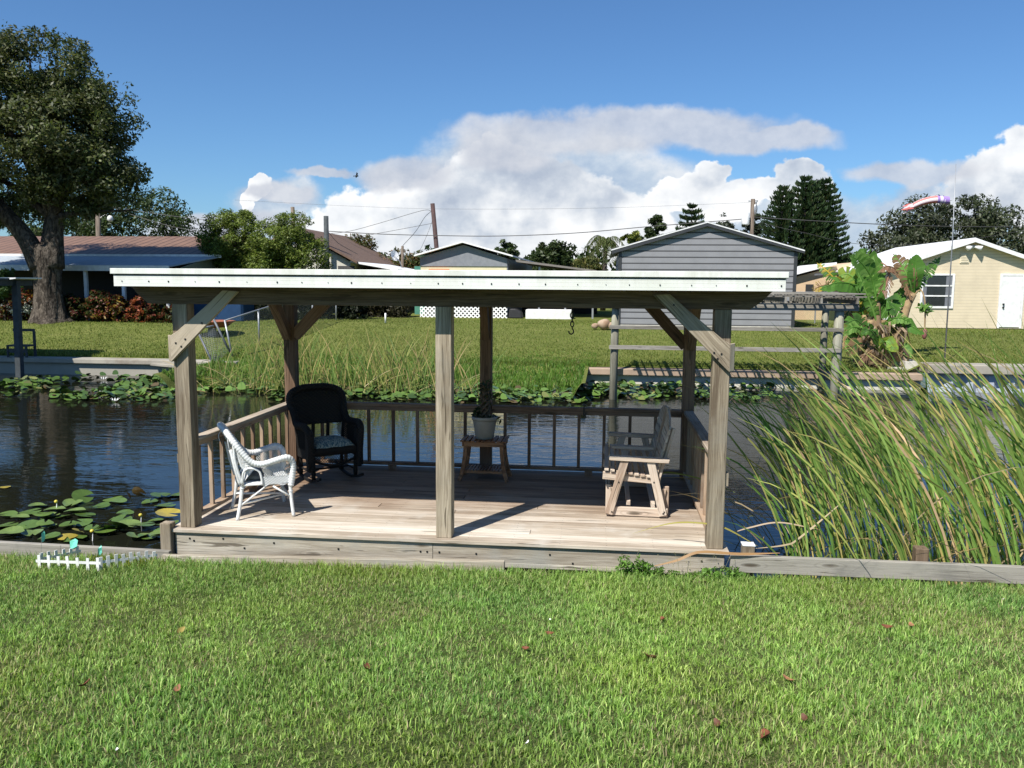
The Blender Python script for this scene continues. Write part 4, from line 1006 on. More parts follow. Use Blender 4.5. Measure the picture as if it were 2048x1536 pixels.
tag(padbelt(), 'belt of small green lily pads along the far side of the canal', 'lily pads', kind='stuff')

# ------------------------------------------------------------------ reeds
def curved_blades(name, bases, L, w, az, lean0, lean1, col, label, seg=9, twist=.4, parent=None):
    n = len(bases); V = np.zeros((n, 2*(seg+1), 3)); p = bases.copy(); d = np.stack([np.cos(az), np.sin(az), 0*az], 1); e_ = np.stack([-np.sin(az), np.cos(az), 0*az], 1)
    fa = np.pi/2+RG.normal(0, .55, n); st = (L/seg)[:, None]
    for k in range(seg+1):
        t = k/seg; ww = (w*np.minimum(1, (1-t)*3.2+.04)*.5)[:, None]; a = lean0+(lean1-lean0)*t**1.4; nr_ = d*np.cos(a)[:, None]-np.array([0, 0, 1.])*np.sin(a)[:, None]; f2 = fa+t*.5; sd = e_*np.cos(f2)[:, None]+nr_*np.sin(f2)[:, None]
        V[:, 2*k] = p-sd*ww; V[:, 2*k+1] = p+sd*ww
        a = lean0+(lean1-lean0)*t**1.4; p = p+(d*np.sin(a)[:, None]+np.array([0, 0, 1.])*np.cos(a)[:, None])*st
    m = 2*(seg+1); i = np.arange(n)[:, None]*m; Fc = np.concatenate([np.concatenate([i+2*k, i+2*k+1, i+2*k+3, i+2*k+2], 1) for k in range(seg)])
    cc = np.repeat(col[:, None, :], m, 1).copy()
    tipc = np.array([.42, .30, .12]); f = (RG.uniform(0, 1, n) < .35)[:, None, None]*smoothstep(.55, 1., np.repeat(np.arange(seg+1)/seg, 2))[None, :, None]
    cc = cc*(1-f*.7)+tipc*f*.7
    o = npmesh(name, V.reshape(-1, 3), Fc, M_LEAF, parent, cc.reshape(-1, 3), smooth=True); return tag(o, label, 'reeds', kind='stuff')
n = 860
gx = RG.uniform(0, 1, n); y_ = .05+RG.uniform(0, 1, n)**1.3*3.4; x_ = 5.62+.16*y_+gx*5.2
cl_ = np.round(x_*3.2)/3.2; x_ = cl_*.55+x_*.45+RG.normal(0, .03, n)
base = np.stack([x_, y_, np.full(n, -.75)], 1)
L = RG.uniform(1.7, 3.15, n)*(1-.2*smoothstep(1.2, 3.4, y_))*(.72+.28*smoothstep(5.6, 6.5, x_))
cols = pick([(.17, .29, .06), (.25, .37, .09), (.12, .23, .05), (.40, .43, .12), (.55, .45, .16), (.58, .40, .24)], n, p=[.27, .24, .16, .17, .09, .07])
az = np.pi+RG.normal(0, .3, n)+.25*np.sin(x_*5)
curved_blades('reeds', base, L, RG.uniform(.011, .024, n), az, RG.uniform(.02, .30, n), RG.normal(1.1, .28, n).clip(.3, 2.1), cols, 'tall wind bent green reeds standing in the water right of the deck')
n = 150; x_ = RG.uniform(5.3, 9, n); y_ = RG.uniform(.0, 2.2, n)
curved_blades('reeds', np.stack([x_, y_, np.full(n, -.7)], 1), RG.uniform(1., 2.2, n), RG.uniform(.006, .012, n), RG.uniform(0, 6.28, n), RG.uniform(.2, .7, n), RG.uniform(1.3, 2.4, n),
              pick([(.40, .30, .14), (.24, .26, .07), (.46, .36, .22)], n), 'dry broken reed leaves hanging among the green reeds')
def strap(name, pts, w, c, label):
    c3 = spline([Vector(tuple(map(float, p))) for p in pts], 26); m = len(c3); vs = []
    for i, p in enumerate(c3):
        t = i/(m-1); ww = w*min(1, 4*t+.2)*min(1, 3*(1-t)+.06)/2; tg = (c3[min(i+1, m-1)]-c3[max(0, i-1)]).normalized(); sd = tg.cross(Vector((0, -.7, .7))).normalized()
        vs += [p-sd*ww, p+sd*ww]
    mb = MB().add(vs, [(2*i, 2*i+1, 2*i+3, 2*i+2) for i in range(m-1)], c=c); o = mb.build(name, M_LEAF, None, True); return tag(o, label, 'leaf')
strap('reed_leaf', [AY(1560, 1106, -.14), AY(1480, 1108, -.16), AY(1400, 1104, -.18), AY(1350, 1122, -.2), AY(1285, 1137, -.21)], .024, (.36, .21, .09), 'long orange dead reed leaf bent over the bulkhead onto the deck skirt')
strap('reed_leaf', [AY(1515, 1092, .0), AY(1450, 1056, .02), AY(1400, 1046, .03), AY(1340, 1047, .1), AY(1265, 1067, .1)], .016, (.30, .27, .06), 'thin yellow green reed leaf lying across the deck corner')
strap('reed_leaf', [AY(1640, 1060, .3), AY(1560, 1045, .3), AY(1500, 1055, .3), AY(1452, 1070, .25)], .014, (.50, .38, .26), 'pale dry reed leaf arching towards the right deck post')
strap('reed_leaf', [AY(1470, 985, .7), AY(1410, 960, 1.0), AY(1340, 945, 1.3), AY(1318, 952, 1.3)], .016, (.24, .30, .07), 'green reed leaf poking through the right railing at the bench')
strap('reed_leaf', [AY(1690, 1000, .4), AY(1600, 1075, .2), AY(1570, 1090, .1), AY(1500, 1098, .0)], .016, (.50, .40, .25), 'dry reed leaf drooping beside the white topped stub')
n = 640; x_ = np.concatenate([RG.normal(-4.3, .6, 240), RG.normal(-1.5, .7, 240), RG.uniform(-6.6, 1.0, 160)]); y_ = RG.uniform(12.9, 14.9, n)
curved_blades('reeds', np.stack([x_, y_, zfar(x_, y_)-.05], 1), RG.uniform(.9, 2.0, n), RG.uniform(.012, .026, n), np.where(RG.uniform(0, 1, n) < .6, np.pi, 0)+RG.normal(0, .5, n), RG.uniform(0, .25, n), RG.uniform(.2, 1.0, n),
              pick([(.16, .24, .06), (.26, .28, .08), (.44, .34, .15), (.10, .18, .04)], n, p=[.32, .28, .22, .18]), 'sparse tall reeds growing on the open bank across the water')
n = 160; x_ = RG.uniform(-6.6, .5, n); y_ = RG.uniform(12.8, 14.2, n)
curved_blades('reeds', np.stack([x_, y_, zfar(x_, y_)], 1), RG.uniform(.7, 1.7, n), RG.uniform(.012, .022, n), RG.uniform(0, 6.28, n), RG.uniform(.5, 1.0, n), RG.uniform(1.4, 2.0, n),
              pick([(.40, .32, .15), (.24, .28, .08)], n), 'flattened yellow reed leaves at the foot of the open bank')

# ------------------------------------------------------------------ across the water: dock frame, small dock, fence
def wallmat(name, c, pitch=.2, c2=None, edge=.55, axis=2, rough=.6, bmp=.6, jw=.13):
    """horizontal (or upright) siding: the laps are a bump, with a thin dark joint"""
    m, nt, bs = newmat(name)
    co = nt.add('ShaderNodeNewGeometry').outputs['Position']; s3 = nt.add('ShaderNodeSeparateXYZ', ins={0: co}).outputs
    t = nt.math('FRACT', nt.math('MULTIPLY', s3[axis], 1/pitch))
    j = nt.mrange(t, jw*.5, jw, 1, 0); n_ = nt.noise(co, 2.0, 5, .6)[0]
    base = nt.mix(nt.mrange(n_, .35, .7), c, c2 or tuple(x*.9 for x in c))
    nt.l.new(nt.mix(nt.math('MULTIPLY', j, edge), base, tuple(x*.18 for x in c)), bs.inputs[0]); bs.inputs['Roughness'].default_value = rough; bs.inputs['Specular IOR Level'].default_value = .25
    bump(nt, bs, t, bmp, .02); return m
M_POLE = wood('grey_pole', [(.12, .11, .085), (.22, .21, .16), (.33, .32, .25)], knots=False)
df = thing('boat_rack', 'grey open timber dock frame with slatted top standing in the far water', 'boat rack', (6.7, 14.8, -.55))
def pole(x, y, z1, r=.10, z0=-1.5): return MB().tube([(x, y, z0), (x+.01, y, z1*.5), (x+.02, y, z1)], [r, r*.97, r*.92], 12).build('pole', M_POLE, df, True)
XL, XR, YF, YR = 4.06, 9.28, 13.4, 16.05
pole(XL, YF, 1.70); pole(XR, YF, 1.70, .115); pole(XL+.06, YR, 1.74, .08); pole(9.63, YR, 1.74, .095)
for y_ in (YF-.12, YF+.1, YR): MB().box(XL-.25, XR+.42, y_-.022, y_+.022, 1.665, 1.83, 0).build('beam', M_GREY, df, bevel=.004)
MB().box(XL-.12, XR+.1, YF-.145, YF-.11, 1.175, 1.265, 0).build('rail', M_GREY, df, bevel=.004)
MB().box(XL-.12, XR+.06, YF-.145, YF-.11, .685, .785, 0).build('rail', M_GREY, df, bevel=.004)
for k, x_ in enumerate(np.linspace(XL-.1, XR+.3, 8)):
    MB().box(x_-.022, x_+.022, YF-.45, YR+.3, 1.832, 1.97, 1).build('joist', M_GREY, df, bevel=.004)
mb = MB()
for k in range(11):
    y_ = YF-.38+k*.3; mb.bar((XL-.3, y_, 1.99+random.uniform(-.0, .012)), (XR+.5, y_, 1.99+random.uniform(-.01, .012)), .06, .03)
for k in range(26):
    x_ = XL-.2+k*.225; mb.bar((x_, YF-.45, 2.03), (x_, YR+.3, 2.03), .04, .03)
for k in range(9): mb.bar((XL-.3, YF-.3+k*.36, 2.065), (XR+.5, YF-.3+k*.36, 2.06), .04, .03)
mb.build('top_lattice', M_GREY, df)
M_DKG = plain('dark_grey_timber', (.055, .065, .07), .8, (.035, .042, .045), 6, .3)
sk = thing('small_dock', 'small roofed boat dock with white roof edge at the left seawall', 'dock', (-14, 15.6, -.55))
MB().box(-20, -12.82, 13.7, 16.1, 2.24, 2.285).build('roof', M_DKG, sk); MB().box(-20, -12.8, 13.68, 16.12, 2.287, 2.31).build('roof_sheet', M_WHITE, sk); 
mb = MB(); mb.prism([(-12.79, 2.25), (-12.6, 2.28), (-12.6, 2.31), (-12.79, 2.30)], 1, 14.9, 16.0); mb.build('roof_flashing', M_WHITE, sk)
MB().box(-20, -12.9, 13.75, 13.8, 2.08, 2.238, 0).build('beam', M_DKG, sk); MB().box(-12.98, -12.9, 13.81, 16.0, 2.08, 2.238, 1).build('beam', M_DKG, sk)
MB().bar((-12.97, 15.3, -1.3), (-12.90, 15.3, 2.23), .17, .17, (0, 1, 0)).build('pole', M_DKG, sk, bevel=.01); MB().bar((-17.5, 15.3, -1.3), (-17.5, 15.3, 2.23), .17, .17, (0, 1, 0)).build('pole', M_POLE, sk)
b = thing('garden_bench', 'dark wooden bench on the seawall behind the small dock post', 'bench', (-13.9, 16.4, -.06))
for a_ in [('backrest', (-14.0, -13.3, 16.5, 16.54, .70, .78)), ('seat', (-13.95, -13.3, 16.12, 16.5, .26, .31)), ('leg', (-13.98, -13.92, 16.5, 16.56, -.06, .70)), ('leg', (-13.36, -13.3, 16.5, 16.56, -.06, .70)), ('leg', (-13.95, -13.9, 16.12, 16.17, -.06, .26)), ('leg', (-13.36, -13.31, 16.12, 16.17, -.06, .26)), ('front_board', (-13.89, -13.37, 16.13, 16.15, .08, .2))]: MB().box(*a_[1]).build(a_[0], M_DKG, b)
# chain link fence running back from the broken seawall
M_LINK = None
def linkmat(name, c, s=9.):
    m, nt, bs = newmat(name); uvn = nt.add('ShaderNodeAttribute', attribute_name='gc').outputs['Vector']; q = nt.add('ShaderNodeSeparateXYZ', ins={0: uvn}).outputs
    a = nt.math('FRACT', nt.math('MULTIPLY', nt.math('ADD', q[0], q[1]), s)); b_ = nt.math('FRACT', nt.math('MULTIPLY', nt.math('SUBTRACT', q[0], q[1]), s))
    w = nt.math('MAXIMUM', nt.math('LESS_THAN', a, .10), nt.math('LESS_THAN', b_, .10))
    tr = nt.add('ShaderNodeBsdfTransparent'); bs.inputs['Base Color'].default_value = (*c, 1); bs.inputs['Metallic'].default_value = .4
    mx = nt.add('ShaderNodeMixShader', ins={0: w, 1: tr.outputs[0], 2: bs.outputs[0]}); nt.l.new(mx.outputs[0], nt.n['Material Output'].inputs[0]); return m
M_LINK = linkmat('chain_link', (.30, .31, .30), 13); M_GLINK = linkmat('chain_link_green', (.16, .26, .14), 15)
fc = thing('chain_link_fence', 'galvanised chain link fence running back from the broken seawall', 'fence', (-7.3, 18, 0))
fpts = [(-7.34, 16.9), (-7.3, 19.0), (-7.32, 21.4), (-7.35, 24.2), (-7.4, 27.2)]
fz = [(.12, 1.10), (.30, 1.36), (.5, 1.58), (.64, 1.75), (.66, 1.78)]
for (x_, y_), (z0, z1) in zip(fpts, fz): MB().tube([(x_+(.10 if y_ < 17 else 0), y_, z0-.2), (x_-(.12 if y_ < 17 else .0), y_, z1)], .03, 8).build('post', M_STEEL, fc, True)
MB().tube([(x_-(.12 if y_ < 17 else 0), y_, z1-.02) for (x_, y_), (z0, z1) in zip(fpts, fz)], .022, 6).build('top_rail', M_STEEL, fc, True)
mb = MB()
for i in range(4):
    (xa, ya), (xb, yb) = fpts[i], fpts[i+1]; (a0, a1), (b0, b1) = fz[i], fz[i+1]
    mb.add([(xa, ya, a0), (xb, yb, b0), (xb, yb, b1-.03), (xa, ya, a1-.03)], [(0, 1, 2, 3)], [(0, 0, 0), (yb-ya, 0, 0), (yb-ya, b1-b0, 0), (0, a1-a0, 0)])
mb.build('wire_mesh', M_LINK, fc)
M_STD = plain("dull_pipe", (.12, .13, .145), .5, (.08, .09, .1), 8, .1)
fg = thing('fence_gate_panel', 'leaning end panel of the chain link fence hanging over the seawall', 'fence panel', (-8, 16.6, 0))
MB().tube([AY(431, 738, 16.2), AY(396, 664, 16.5)], .03, 8).build('post', M_STD, fg, True); MB().tube([AY(460, 705, 16.9), AY(425, 634, 16.9)], .035, 8).build('post', M_STD, fg, True)
MB().tube([AY(396, 664, 16.5), AY(408, 655, 16.6), AY(427, 652, 16.9)], .03, 6).build('bent_rail', M_STEEL, fg, True)
q = [AY(431, 730, 16.2), AY(459, 700, 16.9), AY(427, 652, 16.9), AY(397, 668, 16.5)]
MB().add(q, [(0, 1, 2, 3)], [(0, 0, 0), (.6, 0, 0), (.6, .9, 0), (0, .9, 0)]).build('wire_mesh', M_LINK, fg)
c_ = AY(424, 650, 20.5); bw = thing('bowl_planter', 'wide shallow terracotta coloured bowl on the far lawn behind the leaning fence post', 'planter', (float(c_[0]), 20.5, .3))
x_, zt = float(c_[0])+.0, float(AY(424, 643, 20.5)[2]); mb = MB(); mb.lathe([(.0, zt-.2), (.5, zt-.19), (.66, zt-.06), (.74, zt), (.78, zt+.0), (.78, zt+.03), (.7, zt+.03), (.6, zt-.06), (.0, zt-.1)], x_, 20.5, 28)
mb.build('bowl', plain('terracotta', (.30, .10, .055), .8, (.22, .08, .05)), bw, True); MB().lathe([(.14, zt-.6), (.14, zt-.19)], x_, 20.5, 12).build('foot', M_CONC, bw)
fg2 = thing('fence', 'greenish chain link fence between the grey shed and the yellow house', 'fence', (13, 30, .6))
MB().add([(11.2, 29.5, .6), (17.0, 29.5, .6), (17.0, 29.5, 1.95), (11.2, 29.5, 1.95)], [(0, 1, 2, 3)], [(0, 0, 0), (5.8, 0, 0), (5.8, 1.35, 0), (0, 1.35, 0)]).build('wire_mesh', M_GLINK, fg2)
for x_ in (11.2, 12.6, 14.0, 15.4, 16.9): MB().tube([(x_, 29.5, .5), (x_, 29.5, 1.98)], .03, 6).build('post', M_STEEL, fg2)
MB().tube([(11.2, 29.5, 1.97), (16.9, 29.5, 1.97)], .02, 6).build('top_rail', M_STEEL, fg2)

# ------------------------------------------------------------------ houses
M_CREAM = wallmat('cream_siding', (.74, .66, .43), .155, edge=.35); M_YEL = wallmat('pale_yellow_siding', (.70, .595, .43), .115, edge=.4)
M_SHED = wallmat('grey_metal_siding', (.27, .27, .285), .232, edge=.95, bmp=.8, jw=.26); M_ROOFW = plain('white_metal_roof', (.82, .82, .80), .45, (.74, .74, .72), 1.2, .05)
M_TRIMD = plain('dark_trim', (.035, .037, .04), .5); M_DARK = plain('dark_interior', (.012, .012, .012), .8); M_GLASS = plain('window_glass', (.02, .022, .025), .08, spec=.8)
M_TAN = plain('tan_wall', (.60, .44, .28), .8, (.54, .40, .26))
def gable(x0, x1, xp, zb, ze, zp): return [(x0, zb), (x1, zb), (x1, ze), (xp, zp), (x0, ze)]
def roofslab(mb, x0, x1, xp, ze, zp, y0, y1, th=.08, lift=.01):
    for (xa, za), (xb, zb_) in (((x0, ze), (xp, zp)), ((xp, zp), (x1, ze))):
        mb.hexa([(xa, y0, za+lift), (xb, y0, zb_+lift), (xb, y1, zb_+lift), (xa, y1, za+lift)], [(xa, y0, za+lift+th), (xb, y0, zb_+lift+th), (xb, y1, zb_+lift+th), (xa, y1, za+lift+th)], 1)
# grey metal shed
sh_ = thing('metal_shed', 'large grey metal garage with ribbed siding and black trim', 'shed', (7.6, 30, .6)); YS = 25.5
MB().prism(gable(4.30, 10.88, 7.55, .70, 3.50, 4.50), 1, YS, YS+9).build('wall', M_SHED, sh_)
mb = MB(); mb.box(4.285, 4.40, YS-.03, YS-.002, .7, 3.52); mb.box(10.78, 10.90, YS-.03, YS-.002, .7, 3.5); mb.box(10.885, 10.91, YS, YS+9, .7, 3.5)
for a, b_ in (((4.02, 3.38), (7.55, 4.42)), ((7.55, 4.42), (11.12, 3.42))): mb.prism([(a[0], a[1]), (b_[0], b_[1]), (b_[0], b_[1]+.12), (a[0], a[1]+.12)], 1, YS-.17, YS-.15)
mb.build('trim', M_TRIMD, sh_)
mb = MB(); roofslab(mb, 4.0, 11.12, 7.55, 3.50, 4.54, YS-.145, YS+9.2, .05); mb.build('roof', plain('grey_roof', (.20, .20, .21), .5), sh_)
mb = MB()
for a, b_ in (((4.0, 3.505), (7.55, 4.545)), ((7.55, 4.545), (11.12, 3.505))): mb.prism([(a[0], a[1]), (b_[0], b_[1]), (b_[0], b_[1]+.04), (a[0], a[1]+.04)], 1, YS-.18, YS-.148)
mb.build('roof_edge', M_WHITE, sh_)
MB().box(4.3, 10.88, YS-.012, YS+9, .5, .70).build('base_strip', plain('pale_slab', (.6, .57, .5), .9), sh_)
for px, py, s_, lb in [(1208, 630, .24, 'largest pale boulder at the corner of the grey shed'), (1190, 632, .13, 'small stone left of the largest boulder by the shed'), (1222, 628, .16, 'stone between the largest boulder and the shed wall')]:
    p = AY(px, py, 24.6); mb = MB(); ell(mb, (0, 0, 0), (s_, s_*.8, s_*.85), 14, 9)
    mb.v = [(v[0]*(1+.15*math.sin(7*v[2]+4*v[1])), v[1], v[2]*(1+.12*math.sin(9*v[0]))) for v in mb.v]
    o = mb.build('boulder', plain('boulder_stone', (.42, .33, .24), .9, (.25, .15, .09), 3, .6), None, True); o.location = (float(p[0]), 24.6, .6+s_*.6); tag(o, lb, 'rock')
# yellow house
yh = thing('yellow_house', 'peach yellow sided house with bright white metal roof and white door', 'house', (17.4, 30, .66)); YH = 26.5
MB().prism(gable(14.5, 20.4, 17.45, .68, 2.93, 3.94), 1, YH, YH+8.5).build('wall', M_YEL, yh)
mb = MB(); roofslab(mb, 14.22, 20.68, 17.45, 2.84, 3.98, YH-.25, YH+8.5, .06, .02); rf = mb.build('roof', M_ROOFW, yh)
mb = MB()
for a, b_ in (((14.2, 2.76), (17.45, 3.9)), ((17.45, 3.9), (20.7, 2.76))): mb.prism([(a[0], a[1]), (b_[0], b_[1]), (b_[0], b_[1]+.15), (a[0], a[1]+.15)], 1, YH-.29, YH-.255)
mb.build('barge_board', M_WHITE, rf)
mb = MB(); mb.box(14.47, 14.58, YH-.02, YH-.003, .68, 2.9); mb.box(14.46, 14.495, YH-.02, YH+.12, .68, 2.9); mb.build('corner_trim', M_WHITE, yh)
a0, a1 = AY(1843, 612, YH), AY(1905, 551, YH); wx0, wx1, wz0, wz1 = float(a0[0]), float(a1[0]), float(a0[2]), float(a1[2])
wn_ = MB(); wn_.box(wx0-.08, wx0, YH-.05, YH-.002, wz0-.08, wz1+.06); wn_.box(wx1, wx1+.08, YH-.05, YH-.002, wz0-.08, wz1+.06); wn_.box(wx0, wx1, YH-.05, YH-.002, wz1, wz1+.06); wn_.box(wx0, wx1, YH-.05, YH-.002, wz0-.08, wz0)
for f_ in (.335, .665): wn_.box(wx0, wx1, YH-.045, YH-.002, wz0+(wz1-wz0)*f_-.025, wz0+(wz1-wz0)*f_+.025)
wo = wn_.build('window', M_WHITE, yh); MB().box(wx0, wx1, YH-.02, YH-.003, wz0, wz1).build('pane', M_GLASS, wo)
M_CUR = plain('grey_curtain', (.16, .17, .19), .9); MB().box(wx1-.22, wx1, YH-.024, YH-.021, wz0, wz1).build('curtain', M_CUR, wo); MB().box(wx0, wx0+.14, YH-.024, YH-.021, wz0, wz1).build('curtain', M_CUR, wo)
dx0, dx1 = float(AY(2001, 600, YH)[0]), float(AY(2041, 600, YH)[0]); dz = 2.70
d_ = MB().box(dx0, dx1, YH-.04, YH-.002, .74, dz-.05).build('door', M_WHITE, yh, bevel=.005)
mb = MB(); mb.box(dx0-.08, dx0-.003, YH-.05, YH-.002, .70, dz+.04); mb.box(dx1+.003, dx1+.08, YH-.05, YH-.002, .70, dz+.04); mb.box(dx0-.003, dx1+.003, YH-.05, YH-.002, dz-.04, dz+.04); mb.build('frame', M_WHITE, d_)
mb = MB()
for z_ in (1.60, 1.48): mb.tube([(dx0+.09, YH-.09, z_), (dx0+.09, YH-.04, z_)], .035, 8)
mb.build('handle', M_SCREW, d_, True)
vx = float(AY(1929, 512, YH)[0]); mb = MB(); mb.box(vx-.16, vx+.16, YH-.03, YH-.003, 3.12, 3.50)
for k in range(5): mb.box(vx-.13, vx+.13, YH-.045, YH-.031, 3.16+k*.065, 3.19+k*.065)
mb.build('gable_vent', plain('cream_vent', (.70, .62, .45), .7), yh)
fl = MB(); fl.tube([(17.45, YH-.02, 3.72), (17.45, YH-.14, 3.72)], .06, 8); fl.tube([(17.42, YH-.12, 3.74), (17.2, YH-.28, 3.66)], [.04, .10], 10); fl.tube([(17.48, YH-.12, 3.74), (17.7, YH-.28, 3.66)], [.04, .10], 10); fl.build('floodlight', M_WHITE, yh, True)
# side wing further back and its open carport
MB().prism(gable(12.3, 14.9, 14.9, .66, 2.58, 3.3), 1, 33.0, 40).build('wing_wall', M_TAN, yh)
mb = MB(); mb.hexa([(11.9, 32.7, 2.58), (14.2, 32.7, 3.22), (14.2, 40, 3.22), (11.9, 40, 2.58)], [(11.9, 32.7, 2.64), (14.2, 32.7, 3.30), (14.2, 40, 3.30), (11.9, 40, 2.64)]); mb.build('wing_roof', M_ROOFW, yh)
mb = MB(); mb.box(13.2, 14.46, YH+1.2, YH+6, 2.7, 2.78); mb.build('porch_roof', plain('grey_awning', (.25, .26, .27), .6), yh)
a0 = AY(1612, 600, 33.0); w_ = MB().box(float(a0[0])-.05, float(a0[0])+.3, 32.96, 32.995, 1.5, 2.3).build('window', M_TRIMD, yh)
MB().box(14.42, 14.495, YH+1.6, YH+5.5, 1.1, 2.5).build('grey_side_panel', plain('panel_grey', (.14, .15, .16), .8), yh)  # plain dark grey panel over part of the left wall

# centre mobile home
hm = thing('mobile_home', 'small cream sided mobile home with grey gable and white lattice skirting', 'house', (-2.6, 35, .65)); YM_ = 31.0
MB().prism([(-4.62, 1.28), (-.65, 1.28), (-.65, 3.0), (-4.62, 3.0)], 1, YM_, YM_+13).build('wall', M_CREAM, hm)
MB().prism([(-4.64, 3.002), (-.63, 3.002), (-.63, 3.36), (-2.63, 3.96), (-4.64, 3.40)], 1, YM_-.04, YM_+13).build('gable', plain('grey_gable', (.22, .23, .25), .6, (.18, .19, .21)), hm)
mb = MB(); roofslab(mb, -4.85, -.35, -2.63, 3.42, 4.04, YM_-.35, YM_+13, .07); mb.build('roof', M_ROOFW, hm)
m, nt, bs = newmat('white_lattice'); co = nt.add('ShaderNodeNewGeometry').outputs['Position']; q = nt.add('ShaderNodeSeparateXYZ', ins={0: co}).outputs
a = nt.math('FRACT', nt.math('MULTIPLY', nt.math('ADD', q[0], q[2]), 5.2)); b_ = nt.math('FRACT', nt.math('MULTIPLY', nt.math('SUBTRACT', q[0], q[2]), 5.2))
w = nt.math('MAXIMUM', nt.math('LESS_THAN', a, .42), nt.math('LESS_THAN', b_, .42)); bs.inputs['Base Color'].default_value = (.8, .8, .78, 1)
mx = nt.add('ShaderNodeMixShader', ins={0: w, 1: nt.add('ShaderNodeBsdfTransparent').outputs[0], 2: bs.outputs[0]}); nt.l.new(mx.outputs[0], nt.n['Material Output'].inputs[0])
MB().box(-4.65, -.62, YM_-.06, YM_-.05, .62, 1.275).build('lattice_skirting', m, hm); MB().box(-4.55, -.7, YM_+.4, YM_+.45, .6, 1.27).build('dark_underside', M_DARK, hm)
x0 = float(AY(856, 538, YM_)[0]); mb = MB(); mb.hexa([(x0-.05, YM_-.5, 2.45), (x0+1.05, YM_-.5, 2.45), (x0+1.05, YM_-.01, 2.45), (x0-.05, YM_-.01, 2.45)], [(x0-.05, YM_-.5, 2.5), (x0+1.05, YM_-.5, 2.5), (x0+.98, YM_-.01, 2.88), (x0+.05, YM_-.01, 2.88)])
mb.build('awning', wallmat('orange_metal', (.62, .16, .06), .11, edge=.5, axis=0), hm)
mb = MB(); mb.box(-.64, -.60, YM_, YM_+9, .65, 3.3); mb.build('side_wall', plain('grey_side', (.20, .21, .23), .7), hm)
cp = thing('carport', 'low dark carport with sloping metal roof beside the mobile home', 'carport', (1.2, 34, .65))
MB().prism([(-.3, 3.22), (3.4, 2.78), (3.4, 2.86), (-.3, 3.32)], 1, YM_+.2, YM_+9).build('roof', plain('brown_grey_roof', (.19, .17, .15), .6), cp)
for x_ in (.8, 2.0, 3.25): MB().box(x_-.04, x_+.04, YM_+.4, YM_+.48, .65, 3.1-.12*x_, 2).build('post', M_STEEL, cp)
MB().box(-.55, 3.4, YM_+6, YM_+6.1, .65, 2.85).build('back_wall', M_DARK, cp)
o = MB().box(.25, 2.32, YM_-.3, YM_+.6, .6, 1.08).build('storage_box', M_WHITE, None, bevel=.03); tag(o, 'long white storage box under the carport edge', 'storage box')
mb = MB(); mb.prism([(-.55, .66), (.1, .66), (.05, .95), (-.2, 1.1), (-.5, 1.1)], 1, YM_-.2, YM_+.5); o = mb.build('lawn_mower_cover', plain('black_cover', (.02, .02, .022), .6), None, bevel=.05); tag(o, 'black covered machine parked between lattice and white box', 'covered machine')
o = MB().box(-5.6, -4.8, YM_+3, YM_+6, .65, 3.05).build('green_shed', plain('green_panel', (.06, .22, .17), .7)); tag(o, 'green panelled shed edge left of the mobile home', 'shed')
# cream house in the middle distance
c2 = thing('cream_house', 'cream house with brown gable roof half hidden behind the round trees', 'house', (-11, 38, .6)); YC = 34.0
MB().prism(gable(-14.2, -8.85, -11.6, .6, 3.25, 4.75), 1, YC, YC+9).build('wall', wallmat('cream_boards', (.62, .60, .52), .2, edge=.3), c2)
mb = MB(); roofslab(mb, -14.7, -8.4, -11.6, 3.15, 4.85, YC-.4, YC+9, .1); mb.build('roof', plain('brown_shingles', (.11, .07, .05), .9, (.16, .10, .07), 9, .4), c2)
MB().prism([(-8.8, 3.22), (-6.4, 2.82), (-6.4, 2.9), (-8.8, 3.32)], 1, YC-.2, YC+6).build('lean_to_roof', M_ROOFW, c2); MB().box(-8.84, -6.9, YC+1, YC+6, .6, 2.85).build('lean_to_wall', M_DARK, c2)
a0 = AY(680, 530, YC); MB().box(float(a0[0])-.1, float(a0[0])+.75, YC-.03, YC-.003, 2.1, 3.05).build('window', wallmat('dark_louvre', (.08, .08, .08), .08, axis=0), c2)
# left house with brown ribbed roof and porch
lh = thing('porch_house', 'long low house with rust brown ribbed roof and dark columned porch', 'house', (-18, 28, .6))
MB().box(-27, -12.6, 28.2, 33, .6, 3.3).build('wall', plain('pale_render', (.50, .47, .38), .9), lh)
M_RIB = wallmat('rust_ribs', (.21, .125, .085), .42, (.165, .10, .07), .85, 0, .55, .5, .2)
mb = MB(); mb.hexa([(-27.5, 27.0, 3.26), (-12.3, 27.0, 3.26), (-12.3, 31.4, 4.28), (-27.5, 31.4, 4.28)], [(-27.5, 27.0, 3.33), (-12.3, 27.0, 3.33), (-12.3, 31.4, 4.35), (-27.5, 31.4, 4.35)])
mb.hexa([(-27.5, 31.4, 4.28), (-12.3, 31.4, 4.28), (-12.3, 36, 3.3), (-27.5, 36, 3.3)], [(-27.5, 31.4, 4.35), (-12.3, 31.4, 4.35), (-12.3, 36, 3.37), (-27.5, 36, 3.37)]); mb.build('roof', M_RIB, lh)
MB().box(-27.5, -12.25, 26.93, 26.985, 3.22, 3.36).build('white_trim', M_WHITE, lh)
mb = MB(); mb.hexa([(-27.5, 24.6, 2.78), (-13.3, 24.6, 2.78), (-12.35, 26.92, 3.22), (-27.5, 26.92, 3.22)], [(-27.5, 24.6, 2.83), (-13.3, 24.6, 2.83), (-12.35, 26.92, 3.27), (-27.5, 26.92, 3.27)]); mb.build('porch_roof', wallmat('blue_grey_metal', (.36, .40, .43), .35, edge=.25, axis=0, rough=.95), lh)
MB().box(-27.5, -13.28, 24.54, 24.595, 2.62, 2.84).build('porch_fascia', plain('white_gutter', (.6, .62, .62), .5), lh)
